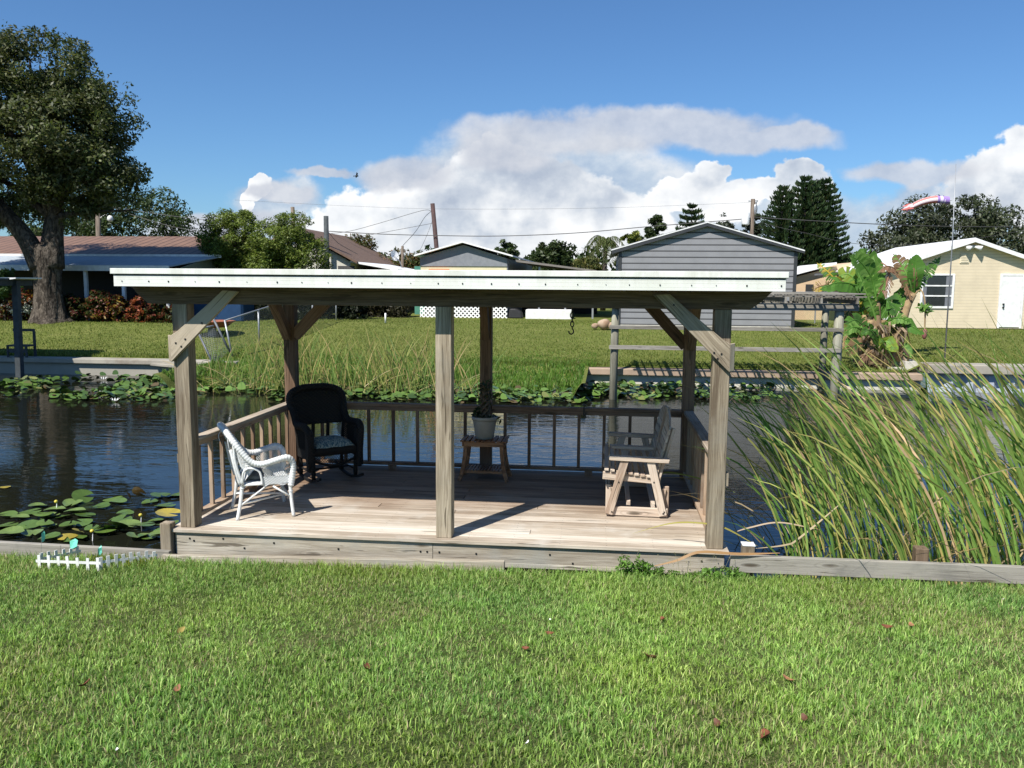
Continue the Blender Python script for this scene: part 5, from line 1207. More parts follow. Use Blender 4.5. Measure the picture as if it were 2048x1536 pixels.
mb = MB(); mb.prism([(24.6, .6), (28.1, .6), (28.1, 3.2), (26.9, 3.18), (24.6, 2.76)], 0, -12.85, -12.8); mb.build('side_wall', plain('olive_wall', (.22, .22, .15), .9), lh)
for x_ in (-24, -21.6, -18.9, -16.9, -15.3, -13.45): MB().box(x_-.06, x_+.06, 24.66, 24.78, .6, 2.62, 2).build('column', M_WHITE, lh)
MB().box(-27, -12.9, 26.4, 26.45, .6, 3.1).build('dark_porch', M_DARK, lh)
o = MB().box(-13.0, -10.6, 25.2, 26.4, .6, 1.85).build('tarp_box', plain('blue_tarp', (.014, .045, .11), .7, (.010, .035, .09), 3, .4, spec=.2), None, bevel=.08); tag(o, 'large box under a dark blue tarp at the end of the porch house', 'covered box')

# ------------------------------------------------------------------ trees and shrubs
def tree(name, label, loc, trunk, blobs, n, size, cols, seed, group=None, cat='tree', bark=M_BARK, clump=.5, nclump=120, tcap=8, **k):
    t = thing(name, label, cat, loc, group=group)
    if trunk:
        mb = MB()
        for pts, rr in trunk: mb.tube(spline(pts, 16), list(np.interp(np.linspace(0, 1, len(spline(pts, 16))), np.linspace(0, 1, len(rr)), rr)), 12)
        mb.build('trunk', bark, t, True)
    leafcloud('crown', blobs, n, size, cols, M_LEAF, t, seed, clump, nclump, **k); return t
OAK = [(.055, .075, .018), (.075, .095, .025), (.040, .060, .015), (.10, .11, .04), (.13, .14, .075)]
DGR = [(.035, .060, .018), (.050, .078, .022), (.028, .048, .014), (.07, .09, .035)]
bx0, by0 = -17.45, 23.2
t = thing('live_oak', 'big spreading tree with thick grey trunk on the far left lawn', 'tree', (bx0, by0, .5))
mb = MB()
def limb(pts, rr, n=12):
    c = spline(pts, 18); mb.tube(c, list(np.interp(np.linspace(0, 1, len(c)), np.linspace(0, 1, len(rr)), rr)), n)
vsn = []
N = 28; prof = [(.35, 1.0), (.55, .82), (.8, .66), (1.2, .53), (1.8, .48), (2.4, .49), (3.0, .57), (3.35, .54), (3.6, .38)]
for z_, r in prof:
    for k in range(N):
        a = 2*math.pi*k/N; rr = r*(1+.10*math.sin(5*a+z_)+.06*math.sin(11*a-z_*2)+(.16*max(0, math.sin(4*a+1)) if z_ < .7 else 0)+random.uniform(-.02, .02)); vsn.append((bx0+rr*math.cos(a), by0+rr*.9*math.sin(a), z_))
mb.add(vsn, [(j*N+k, j*N+(k+1) % N, (j+1)*N+(k+1) % N, (j+1)*N+k) for j in range(len(prof)-1) for k in range(N)]+[tuple((len(prof)-1)*N+k for k in range(N))])
limb([(bx0-.25, by0, 2.7), (bx0-.8, by0-.1, 3.9), (bx0-1.9, by0-.3, 5.3), (bx0-3.0, by0-.2, 6.8)], [.42, .34, .26, .14])
limb([(bx0+.22, by0, 2.7), (bx0+.30, by0+.1, 4.2), (bx0+.55, by0+.1, 5.8), (bx0+.9, by0, 8.0)], [.42, .32, .24, .10])
limb([(bx0-.05, by0+.1, 3.0), (bx0-.15, by0+.6, 4.4), (bx0-.3, by0+1.2, 6.5), (bx0-.4, by0+1., 9)], [.36, .28, .2, .08])
for a, b_, z_ in [(3.2, -.8, 6.2), (2.6, 1.2, 7.8), (3.4, .3, 4.9), (-4.5, .5, 7), (1.8, -1.2, 9), (-2, -1, 9.5), (.4, -.9, 10.2)]:
    limb([(bx0+.3, by0, 4.6), (bx0+a*.4, by0+b_*.4, 4.6+(z_-4.6)*.6), (bx0+a, by0+b_, z_)], [.16, .10, .03], 7)
trk = mb.build('trunk', M_BARK, t, True)
obl = [(-17.6, 22.8, 7.8, 3.0, 2.8, 2.3), (-16.1, 22.8, 7.6, 2.3, 2.2, 2.1), (-18.9, 22.6, 9.2, 2.3, 2.2, 1.7), (-17.0, 22.8, 9.9, 1.9, 1.8, 1.4), (-15.7, 22.6, 8.9, 1.3, 1.4, 1.2), (-15.0, 23, 6.2, 1.4, 1.6, 1.3), (-16.3, 23.4, 5.7, 1.8, 1.6, 1.0), (-20.5, 22.6, 7.6, 2.6, 2.4, 2.4), (-20.0, 22.4, 5.2, 1.8, 1.6, 1.2), (-21.6, 22.6, 10, 2.2, 2, 2), (-15.9, 23.6, 4.9, 1.6, 1.2, .6), (-18.9, 24, 5.2, 1.4, 1.4, .9)]
leafcloud('crown', obl, 95000, .088, OAK, M_LEAF, t, 21, .42, 520, up=.5)
r9 = np.random.default_rng(9)
tw = [(-17.9+r9.uniform(-3.2, 4.2), 22.5+r9.uniform(-1, 1), 0, .16, .16, .42) for _ in range(60)]
tw = [(a, b_, 10.85-.155*(a+17.5)**2*(1 if a > -17.5 else .25)+r9.uniform(-.5, .5), d, e, f_) for a, b_, c, d, e, f_ in tw]
tw += [(-13.7-r9.uniform(-.15, .6), 22.6+r9.uniform(-1, 1), r9.uniform(5.2, 8.4), .3, .2, .2) for _ in range(26)]
leafcloud('twigs', tw, 3600, .075, OAK[:3]+[(.13, .14, .08)], M_LEAF, t, 23, .26, 150)
tree('far_oak', 'dark round oak behind the rust roofed house', (-26, 45, .7), [([(-27.5, 45, .6), (-27.4, 45, 3), (-27, 45, 5)], [.4, .3, .15])], [(-26.5, 45, 5.8, 3.4, 2.5, 2.7), (-24.0, 45, 5.1, 1.9, 1.8, 1.7), (-28.8, 45, 5, 2.5, 2, 2.8), (-31.5, 45, 5.5, 3, 2, 3), (-35, 45, 5.5, 3, 2, 3.2), (-26, 45, 4, 3, 1.5, 1.2)], 26000, .13, DGR, 31, clump=.6, nclump=240)
CED = [(.11, .16, .022), (.15, .20, .036), (.07, .11, .016), (.19, .23, .055)]
tree('cedar', 'bushy dense green tree at the right end of the rust roofed house', (-12.2, 28, .6), [([(-12.2, 28, .5), (-12.2, 28, 2.5), (-12.1, 28, 4)], [.28, .22, .1])], [(-12.2, 28, 4.0, 1.35, 1.25, 1.3), (-12.9, 28, 3.9, .8, .8, .75), (-11.7, 28, 4.5, .75, .8, .8), (-12.1, 28, 2.6, 1.2, 1.1, .9), (-11.3, 28, 3.4, .8, .8, 1.1), (-12.6, 28, 3.0, .9, .8, .9)], 42000, .055, CED, 41, clump=.2, nclump=620, up=.9)
tree('cedar', 'bushy dense green tree in front of the cream gabled house', (-9.6, 27.6, .6), [([(-9.6, 27.6, .5), (-9.6, 27.6, 2.5), (-9.5, 27.6, 4)], [.28, .22, .1])], [(-9.8, 27.6, 3.9, 1.35, 1.25, 1.2), (-9.3, 27.6, 4.5, .85, .85, .75), (-8.8, 27.6, 3.1, 1.05, 1.0, 1.2), (-10.4, 27.6, 3.0, 1.1, 1.0, 1.1), (-9.4, 27.6, 2.3, 1.3, 1.1, .8)], 42000, .055, CED, 42, clump=.2, nclump=620, up=.9)
RUS = [(.07, .085, .022), (.11, .095, .03), (.16, .09, .035), (.05, .07, .02)]
tree('ruddy_tree', 'reddish green shrubby tree between the two poles', (-10.6, 42, .7), [([(-10.6, 42, .5), (-10.6, 42, 3)], [.2, .1])], [(-10.7, 42, 3.6, 1.7, 1.3, 1.3), (-11.2, 42, 4.4, .8, .7, .7), (-9.6, 42, 3.0, 1.3, 1.0, 1.0), (-10.4, 42, 2.2, 2.0, 1.2, 1.2)], 9000, .10, RUS, 51, clump=.4, nclump=110)
tree('ruddy_tree', 'lower brown tinged tree directly left of the green shed', (-8.0, 42.5, .7), [([(-8, 42.5, .5), (-8, 42.5, 2.4)], [.16, .08])], [(-8.1, 42.5, 3.2, 1.2, 1.0, 1.0), (-7.1, 42.5, 3.4, 1.1, .9, .8), (-6.4, 42.5, 2.6, 1.3, 1.0, 1.3), (-8.2, 42.5, 2, 1.4, 1, 1)], 7000, .10, RUS+[(.17, .12, .05)], 52, clump=.38, nclump=90)
def at45(px, py): p = AY(px, py, 48); return float(p[0]), float(p[2])
def far_tree(name, label, px0, px1, py, seed, cols=DGR, n=7000, zb=1.5, size=.14, Y=48, ball=.7, cat='tree'):
    a = AY(px0, py, Y); b_ = AY(px1, py, Y); x0, x1, zt = float(a[0]), float(b_[0]), float(a[2]); w = (x1-x0)/2; cx = (x0+x1)/2; r = np.random.default_rng(seed)
    bl = [(cx, Y, (zt+zb)/2, w*.8, w*.6, (zt-zb)/2)]
    for k in range(6): q = -1+2*(k+.5)/6; bl.append((cx+q*w*.72, Y+r.uniform(-.5, .5), zb+(zt-zb)*(.72-.35*q*q+r.uniform(-.12, .1)), w*.34, w*.34, (zt-zb)*.24))
    return tree(name, label, (cx, Y, .6), [([(cx, Y, .4), (cx, Y, zb), (cx+.1, Y, (zt+zb)/2)], [w*.1, w*.08, .05])], bl, n, size, cols, seed, clump=min(.6, w*.22), nclump=110, cat=cat)
far_tree('far_tree', 'small dark treetop just right of the white edged gable', 968, 1055, 486, 61); far_tree('far_tree', 'pair of merging round dark trees behind the carport', 1050, 1165, 481, 62, n=10000)
far_tree('far_tree', 'low yellowish palm thicket behind the carport end', 1130, 1215, 512, 63, [(.11, .13, .04), (.16, .15, .05), (.07, .09, .03)])
far_tree('far_tree', 'dark crooked tree over the left slope of the shed roof', 1262, 1348, 428, 64, n=9000); far_tree('far_tree', 'yellow green bushy tree at the left eave of the shed', 1228, 1300, 460, 65, [(.13, .16, .03), (.17, .18, .04), (.07, .10, .02)], Y=44)
far_tree('far_tree', 'thin grey green treetop between the shed ridge and the transformer pole', 1420, 1478, 431, 66, [(.06, .08, .05), (.09, .10, .07)], n=2600); far_tree('far_tree', 'feathery grey green tree behind the transformer pole', 1470, 1560, 420, 67, [(.05, .07, .045), (.08, .09, .06)], n=7000)
far_tree('far_tree', 'low green tree between the tall pines and the white roof', 1660, 1750, 505, 68, [(.10, .13, .04), (.07, .10, .03)]); far_tree('far_tree', 'low dark bush showing over the wing roof', 1700, 1790, 512, 69)
tree('spreading_oak', 'wide dark oak filling the sky behind the yellow house', (24.5, 46, .6), [([(24, 46, .5), (24, 46, 3), (24.3, 46, 5)], [.4, .3, .2])], [(24, 46, 5.0, 3.6, 2.5, 2.5), (21.3, 46, 4.4, 2.0, 1.8, 1.9), (27, 46, 4.9, 3.2, 2.4, 2.0), (22.4, 46, 6.1, 1.5, 1.4, 1.2), (25.2, 46, 6.7, 1.4, 1.3, 1.1), (30.5, 46, 4.6, 3, 2, 2), (19.9, 46, 4.0, 1.2, 1.0, .6), (20, 46, 3.1, 1.4, 1, .9)], 30000, .13, [(.05, .065, .03), (.07, .085, .04), (.035, .05, .022), (.12, .13, .09)], 71, clump=.55, nclump=260)
# layered pines
def layered_pine(name, label, x, Y, z0, z1, rmax, seed, tiers=22, lean=0.):
    t = thing(name, label, 'pine tree', (x, Y, z0)); r = np.random.default_rng(seed)
    MB().tube([(x, Y, z0), (x+lean, Y, z1)], [.22, .03], 8).build('trunk', M_BARK, t, True)
    P = []; T = []; S = []
    for k in range(tiers):
        f = k/(tiers-1); z_ = z0+1.3+(z1-z0-1.3)*f**.95; R = rmax*1.2*(1-f)**.62*(.85+.3*r.random())+.22
        nb = 9
        for j in range(nb):
            a = 2*math.pi*(j+r.uniform(-.2, .2))/nb+k*.7; m_ = int(16+R*48); s_ = r.uniform(.08, 1, m_); up_ = .30*s_**2*R+.10
            p = np.stack([x+lean*f+np.cos(a)*R*s_, Y+np.sin(a)*R*s_, z_+up_-.16*R*s_], 1)+r.normal(0, .035, (m_, 3)); P.append(p)
            q = np.stack([np.cos(a)*np.ones(m_)*.8, np.sin(a)*np.ones(m_)*.8, .55+s_*.9], 1)+r.normal(0, .25, (m_, 3)); T.append(unit(q)); S.append(np.full(m_, .19)*r.uniform(.7, 1.3, m_))
    P = np.concatenate(P); T = np.concatenate(T); S = np.concatenate(S)[:, None]; sd = unit(np.cross(T, r.normal(size=T.shape)))*S*.28
    V = np.stack([P-sd*.6, P+sd*.6, P+T*S+sd*.5, P+T*S*1.2-sd*.2], 1).reshape(-1, 3); c = pick([(.028, .055, .02), (.04, .075, .028), (.05, .085, .03), (.09, .10, .04)], len(P), r, p=[.36, .34, .2, .1])
    npmesh('crown', V, np.arange(len(V)).reshape(-1, 4), M_LEAF, t, np.repeat(c, 4, 0)); return t
for px, pt_, pw, sd_i, Y_, lb in [(1612, 364, 52, 1, 44, 'tallest layered pine in the centre of the pine clump'), (1566, 383, 40, 2, 43.5, 'left pine of the clump next to the shed'), (1652, 369, 46, 3, 44.6, 'right pine of the clump with upswept tips'), (1633, 372, 40, 4, 45.5, 'rear pine showing between the two tallest ones')]:
    a = AY(px, pt_, Y_); w = pw/F*51; layered_pine('layered_pine', lb, float(a[0]), Y_, .6, float(a[2]), w, 80+sd_i, 20)
a = AY(1384, 418, 50); layered_pine('layered_pine', 'small layered pine peeping over the shed ridge', float(a[0]), 50, .6, float(a[2]), 1.3, 90, 14)
# feathery palm
a = AY(1212, 470, 42); x_, z_ = float(a[0]), float(a[2]); pl = thing('queen_palm', 'feathery drooping palm left of the shed eave', 'palm tree', (x_, 42, .6))
MB().tube([(x_-.1, 42, .6), (x_, 42, z_-.3)], [.16, .12], 8).build('trunk', M_BARK, pl, True)
r = np.random.default_rng(77); P = []; T = []
for k in range(16):
    a = 2*math.pi*k/16; tilt = r.uniform(.2, 1.1); L = r.uniform(1.2, 1.7)
    for s_ in np.linspace(.05, 1, 34):
        p = np.array([x_+np.cos(a)*L*s_*.8, 42+np.sin(a)*L*s_*.8, z_-.3+L*(math.sin(tilt)*s_-1.15*s_**2.2)])
        for e in (-1, 1): P.append(p); T.append([-np.sin(a)*e*.5+.1*np.cos(a), np.cos(a)*e*.5, -.75])
P = np.array(P); T = unit(np.array(T)+r.normal(0, .15, (len(P), 3))); S = .42; sd = unit(np.cross(T, r.normal(size=T.shape)))*.02
V = np.stack([P-sd, P+sd, P+T*S+sd*.3, P+T*S-sd*.3], 1).reshape(-1, 3); npmesh('fronds', V, np.arange(len(V)).reshape(-1, 4), M_LEAF, pl, np.repeat(pick([(.09, .12, .03), (.06, .09, .025), (.13, .14, .05)], len(P), r), 4, 0))
# croton and hedges
CRO = [(.05, .06, .012), (.13, .03, .015), (.20, .06, .02), (.035, .05, .012), (.26, .17, .03), (.09, .02, .012)]
def shrub(name, lb, bl, n, cols, seed, size=.07): 
    t = thing(name, lb, 'shrub', (bl[0][0], bl[0][1], .6)); leafcloud('foliage', bl, n, size, cols, M_LEAF, t, seed, .25, 60, up=.6); MB().tube([(bl[0][0], bl[0][1], .5), (bl[0][0], bl[0][1], 1.2)], .05, 6).build('stem', M_BARK, t)
def px2(px, py, Y): a = AY(px, py, Y); return float(a[0]), float(a[2])
for i, (px, py, lb, co_, s_) in enumerate([(150, 612, 'dark croton bush right beside the big trunk', CRO[:1]+CRO[3:4]+CRO[5:6], 1.0), (205, 605, 'dark croton bush third from the big trunk', [CRO[0], CRO[3], CRO[1]], 1.0), (232, 612, 'croton bush with a bright yellow leafy top', [CRO[0], CRO[4], CRO[1], CRO[5]], .85), (285, 618, 'orange red croton bush near the left end of the pavilion beam', [CRO[1], CRO[2], (.36, .10, .04), CRO[0]], .85), (330, 618, 'dark mixed croton behind the left brace', [CRO[0], CRO[3], CRO[1]], .9), (20, 610, 'yellow and red croton at the far left by the dock post', CRO, .8), (60, 600, 'small orange croton left of the big trunk', CRO, .6), (10, 560, 'leafy green shrub at the far left above the dock roof', [(.07, .12, .03), (.10, .16, .04)], 1.0)]):
    x_, z_ = px2(px, py, 23.9 if i < 5 else 24.0); z_ = max(z_, 1.0); shrub('croton_shrub', lb, [(x_, 23.9, z_, .62*s_, .5, .55*s_), (x_+.25, 23.8, z_-.3, .5*s_, .5, .45), (x_-.3, 23.8, z_-.25, .45*s_, .5, .45)], 2600, co_, 100+i, .085)
for px, py, lb in [(8, 618, 'white leaved plant at the left edge below the crotons'), (42, 620, 'small white leaved plant left of the dock post'), (62, 612, 'white leaved plant touching the big trunk')]:
    x_, z_ = px2(px, py, 23.6); shrub('white_caladium', lb, [(x_, 23.6, z_, .2, .2, .14)], 160, [(.6, .62, .58), (.45, .5, .42)], 130+px, .06)
HD = [(.018, .026, .010), (.026, .034, .014), (.013, .018, .009)]
for px0, px1, py, Y_, lb in [(500, 600, 618, 27.5, 'dark hedge behind the left rear post'), (600, 720, 616, 28.5, 'dark hedge under the round trees right of the rear post'), (705, 800, 606, 31, 'brownish dark hedge ending at the sloping lawn')]:
    x0, z_ = px2(px0, py, Y_); x1, _ = px2(px1, py, Y_); t = thing('hedge', lb, 'hedge', ((x0+x1)/2, Y_, .6))
    leafcloud('foliage', [(x0+(x1-x0)*k/5, Y_+.3*math.sin(k), .6+(z_-.6)*.55+.3, (x1-x0)*.14, .7, .95) for k in range(6)], 8000, .10, HD if px0 < 700 else [(.05, .045, .025), (.03, .03, .015)], M_LEAF, t, 140+px0, .3, 120)
o = leafcloud('distant_woods', [(x_, 85+8*math.sin(x_), 2.5+.8*math.sin(x_*.7), 5, 3, 2.6+math.sin(x_*1.3)*.7) for x_ in np.arange(-95, 110, 6.5)], 26000, .5, DGR, M_LEAF, None, 150, 1.5, 420); tag(o, 'low distant tree line behind the houses', 'woods', kind='stuff')

# ------------------------------------------------------------------ banana clump
bn = thing('banana_clump', 'clump of banana plants with green, yellow and brown tattered leaves on the right seawall', 'banana plant', (11.4, 17.4, -.05))
GN, GL, YL, BW = (.085, .20, .03), (.18, .33, .07), (.46, .34, .05), (.26, .16, .085)
def banana_leaf(pts, w, c, tat=.3, droop=.35, c2=None, seed=0, face=None):
    """midrib through pts; blade strips on both sides, torn apart where tat is high"""
    r = np.random.default_rng(seed); P = [Vector(tuple(map(float, p))) for p in pts]; c3 = spline(P, 26); m = len(c3); mb = MB()
    face = Vector(face) if face else Vector((0, -1, .25))
    for s in (-1, 1):
        cur = droop; pe = None
        for i in range(2, m-1, 1):
            t = i/(m-1); ww = w*math.sin(math.pi*min(1, .12+.9*t))**.6*(1 if t < .85 else (1-t)/.15*.8+.2); a, b = c3[i], c3[i+1]; tg = (b-a).normalized(); sd = tg.cross(face).normalized()*s; nn = tg.cross(sd)
            if r.random() < tat: cur = droop+r.uniform(-.25, .35)
            dn = Vector((0, 0, -1)); e = 1-(.3*r.random() if r.random() < tat*.8 else 0); ga = 0 if r.random() > tat*.5 else .22; cur = cur if tat > .6 else cur
            q = (sd*math.cos(cur)+dn*math.sin(cur)*1.0+face*.15).normalized()*ww*e; bb = a.lerp(b, 1-ga)
            cc = c if (c2 is None or r.random() < .5) else c2; cc = tuple(np.array(cc)*r.uniform(.8, 1.2)); ce = cc if c2 is None else tuple(np.array(c2)*r.uniform(.8, 1.2))
            mid1, mid2 = a+q*.5+tg*ww*.18+Vector((0, 0, ww*.08)), bb+q*.5+tg*ww*.18+Vector((0, 0, ww*.08))
            if tat <= .6 and pe is not None and r.random() > tat: m1_, e1_ = pe
            else: m1_, e1_ = mid1, a+q+tg*ww*.3
            pe = (mid2, bb+q+tg*ww*.3)
            mb.add([a, bb, mid2, m1_, bb+q+tg*ww*.3, e1_], [(0, 1, 2, 3), (3, 2, 4, 5)], c=(cc, cc, cc, cc, ce, ce))
    mb.tube(c3, [.035-.028*i/(m-1) for i in range(m)], 6, c=tuple(x*1.3 for x in c))
    return mb.build('banana_leaf', M_LEAF, bn)
def B(px, py, y): return AY(px, py, y)
yb = 17.3
for i, (pts, w, c, tat, dr, c2) in enumerate([
    ([B(1752, 600, yb), B(1745, 560, yb), B(1722, 525, yb-.2), B(1700, 512, yb-.4)], .36, GN, .45, .25, GL), ([B(1748, 605, yb), B(1748, 560, yb+.2), B(1733, 520, yb+.2), B(1712, 512, yb)], .34, GL, .4, .2, GN),
    ([B(1740, 600, yb), B(1712, 572, yb-.4), B(1676, 565, yb-.6), B(1640, 578, yb-.7)], .27, GN, .4, .8, GN), ([B(1700, 580, yb), B(1672, 560, yb-.2), B(1652, 540, yb-.2), B(1634, 526, yb)], .22, YL, .8, .5, GN),
    ([B(1735, 595, yb), B(1710, 560, yb), B(1695, 548, yb), B(1678, 552, yb)], .25, GL, .2, .4, (.24, .32, .05)), ([B(1722, 612, yb), B(1700, 605, yb-.3), B(1680, 604, yb-.4), B(1662, 612, yb-.3)], .16, YL, .8, .5, BW),
    ([B(1665, 575, yb), B(1650, 571, yb), B(1636, 574, yb), B(1628, 582, yb)], .16, BW, .9, .6, YL),
    ([B(1825, 590, yb+.2), B(1818, 560, yb), B(1803, 530, yb), B(1787, 508, yb)], .26, GL, .5, .1, BW), ([B(1828, 588, yb+.2), B(1830, 555, yb), B(1832, 530, yb), B(1833, 509, yb)], .24, GN, .2, .1, GN),
    ([B(1828, 588, yb+.2), B(1840, 560, yb+.2), B(1858, 540, yb+.3), B(1882, 512, yb+.4)], .22, (.06, .12, .03), .9, .4, GN), ([B(1822, 600, yb), B(1812, 570, yb), B(1800, 545, yb), B(1775, 532, yb-.1), B(1755, 545, yb-.1)], .2, BW, .9, .9, (.36, .2, .12)),
    ([B(1780, 540, yb), B(1775, 560, yb), B(1768, 580, yb), B(1755, 600, yb)], .22, (.36, .20, .13), .9, .7, BW),
    ([B(1760, 640, yb), B(1775, 612, yb), B(1785, 595, yb-.1), B(1800, 622, yb-.2)], .22, GN, .4, .6, GN), ([B(1752, 640, yb), B(1762, 610, yb), B(1775, 600, yb-.2), B(1790, 630, yb-.3)], .3, (.05, .12, .025), .3, .6, GN),
    ([B(1770, 690, yb), B(1790, 662, yb), B(1815, 650, yb-.2), B(1848, 668, yb-.3)], .22, GN, .2, .5, GN), ([B(1760, 680, yb), B(1730, 655, yb-.3), B(1712, 640, yb-.4), B(1690, 648, yb-.5)], .22, (.06, .14, .03), .5, .5, GN),
    ([B(1765, 715, yb), B(1768, 695, yb-.3), B(1772, 683, yb-.5), B(1795, 703, yb-.6)], .22, GL, .2, .4, (.24, .34, .04)), ([B(1750, 700, yb), B(1725, 672, yb-.2), B(1710, 680, yb-.4), B(1692, 702, yb-.5)], .24, GN, .4, .5, GL),
    ([B(1745, 720, yb), B(1730, 690, yb-.3), B(1710, 690, yb-.5), B(1696, 712, yb-.5)], .22, (.05, .11, .025), .5, .5, BW), ([B(1730, 640, yb), B(1722, 620, yb), B(1712, 612, yb), B(1700, 620, yb)], .2, GN, .4, .5, YL),
    ([B(1790, 720, yb), B(1800, 695, yb-.2), B(1812, 700, yb-.3), B(1822, 716, yb-.4)], .15, GL, .2, .4, GN), ([B(1760, 650, yb+.2), B(1748, 620, yb+.2), B(1735, 600, yb+.2), B(1715, 600, yb)], .2, GN, .5, .6, GN),
    ([B(1715, 640, yb), B(1700, 650, yb), B(1690, 670, yb), B(1686, 700, yb-.2)], .16, BW, .9, .9, (.36, .24, .14)), ([B(1760, 690, yb), B(1745, 700, yb-.3), B(1725, 715, yb-.4), B(1715, 728, yb-.4)], .2, BW, .9, .9, (.22, .13, .08)),
    ([B(1775, 640, yb), B(1785, 660, yb), B(1782, 690, yb), B(1776, 715, yb)], .2, (.22, .14, .09), .9, .9, BW), ([B(1740, 640, yb), B(1732, 670, yb), B(1736, 700, yb), B(1742, 728, yb)], .2, (.16, .10, .06), .9, .9, BW),
    ([B(1752, 640, yb-.1), B(1742, 610, yb-.2), B(1728, 575, yb-.3), B(1716, 545, yb-.3)], .2, GL, .6, .3, GN), ([B(1765, 660, yb-.1), B(1780, 640, yb-.2), B(1800, 636, yb-.3), B(1822, 646, yb-.3)], .17, GN, .6, .4, GL),
    ([B(1740, 690, yb-.2), B(1722, 660, yb-.4), B(1704, 655, yb-.5), B(1686, 672, yb-.5)], .17, GN, .6, .5, GL), ([B(1758, 700, yb-.3), B(1750, 672, yb-.5), B(1738, 660, yb-.6), B(1722, 668, yb-.6)], .15, (.06, .14, .03), .6, .5, GN),
    ([B(1725, 625, yb+.1), B(1705, 615, yb+.1), B(1695, 625, yb), B(1685, 645, yb)], .22, (.05, .10, .025), .5, .7, BW), ([B(1790, 610, yb+.3), B(1800, 590, yb+.3), B(1812, 592, yb+.2), B(1806, 612, yb)], .2, GN, .4, .5, GN)]):
    banana_leaf(pts, w, c, tat, dr, c2, i)
M_PSE = plain('banana_stem', (.34, .24, .12), .9, (.17, .11, .06), 4, .5, dirt=(.42, .36, .16))
for pts, r0 in [([B(1790, 722, yb), B(1800, 660, yb), B(1812, 615, yb+.1), B(1826, 588, yb+.2)], .17), ([B(1752, 730, yb), B(1752, 670, yb), B(1752, 600, yb)], .2), ([B(1742, 730, yb-.2), B(1738, 680, yb-.1), B(1742, 640, yb)], .18), ([B(1770, 732, yb), B(1772, 690, yb), B(1768, 640, yb)], .17), ([B(1728, 728, yb), B(1722, 680, yb), B(1730, 630, yb)], .14)]:
    MB().tube(spline(pts, 10), [r0*(1-.45*k/10) for k in range(len(spline(pts, 10)))], 10).build('banana_stem', M_PSE, bn, True)
mb = MB()
for k in range(85):
    px = random.uniform(1706, 1812); py = random.uniform(640, 735); a = Vector(tuple(B(px, py, yb-.25+random.uniform(-.1, .1)))); d = Vector((random.uniform(-.2, .2), random.uniform(-.15, .05), -random.uniform(.25, .6))); w_ = Vector((random.uniform(.012, .035), 0, .01))
    cc = random.choice([(.24, .16, .09), (.15, .10, .06), (.33, .24, .15), (.08, .055, .03)]); e = a+d; e.z = max(e.z, -.06); mid = a.lerp(e, .5)+Vector((random.uniform(-.08, .08), -.06, .05)); mb.add([a-w_, a+w_, mid+w_, mid-w_, e+w_*.4, e-w_*.4], [(0, 1, 2, 3), (3, 2, 4, 5)], c=cc)
mb.build('dead_leaves', M_LEAF, bn)
mb = MB(); c = spline([B(1826, 592, yb+.2), B(1842, 580, yb+.1), B(1850, 605, yb), B(1850, 640, yb), B(1849, 662, yb)], 14); mb.tube(c, .022, 6); mb.build('flower_stalk', M_PSE, bn, True)
p = B(1849, 668, yb); mb = MB(); ell(mb, tuple(p), (.07, .07, .15), 10, 8); mb.build('banana_flower', plain('flower_red', (.24, .09, .08), .7), bn, True)
leafcloud('small_leaves', [(float(B(1852, 615, yb)[0]), yb, float(B(1852, 615, yb)[2]), .18, .1, .16)], 60, .09, [GN, GL], M_LEAF, bn, 7, .1, 8)

# ------------------------------------------------------------------ flag pole with wind sock, poles, wires, small things
fp = thing('flagpole', 'thin tall pole carrying the windsock at the right seawall', 'pole', (12.97, 16.7, .19))
MB().tube([AY(1889, 722, 16.7), AY(1905, 480, 16.7), AY(1912, 328, 16.7)], [.022, .016, .006], 8).build('pole_shaft', M_STEEL, fp, True)
ws = thing('windsock', 'windsock with purple starred band and frayed red and white tails', 'windsock', tuple(map(float, AY(1897, 401, 16.6))))
m, nt, bs = newmat('windsock_cloth'); at = nt.add('ShaderNodeAttribute', attribute_name='gc').outputs['Vector']; q = nt.add('ShaderNodeSeparateXYZ', ins={0: at}).outputs
stripe = nt.math('GREATER_THAN', nt.math('FRACT', nt.math('MULTIPLY', q[1], 3.5)), .5); st = nt.math('LESS_THAN', nt.add('ShaderNodeTexVoronoi', ins={'Vector': nt.vm('MULTIPLY', at, (1, .11, 0))[0], 'Scale': 15.}).outputs['Distance'], .33)
fadec = nt.mix(stripe, (.66, .17, .15), (.74, .62, .63)); pur = nt.mix(st, (.30, .19, .48), (.7, .62, .76)); nt.l.new(nt.mix(nt.math('LESS_THAN', q[0], .32), fadec, pur), bs.inputs[0]); bs.inputs['Roughness'].default_value = .8
c = spline([AY(1897, 401, 16.6), AY(1870, 399, 16.6), AY(1845, 404, 16.6), AY(1826, 412, 16.6)], 14); n = 12; vs = []; g = []
for i, p in enumerate(c):
    t = i/(len(c)-1); r_ = .105*(1-.2*t)
    for k in range(n+1): a = 2*math.pi*k/n; vs.append(p+Vector((0, math.cos(a)*r_, math.sin(a)*r_))); g.append((t*1.1, k/n, 0))
MB().add(vs, [(i*(n+1)+k, i*(n+1)+k+1, (i+1)*(n+1)+k+1, (i+1)*(n+1)+k) for i in range(len(c)-1) for k in range(n)], g).build('sock', m, ws, True)
mb = MB(); e0 = c[-1]
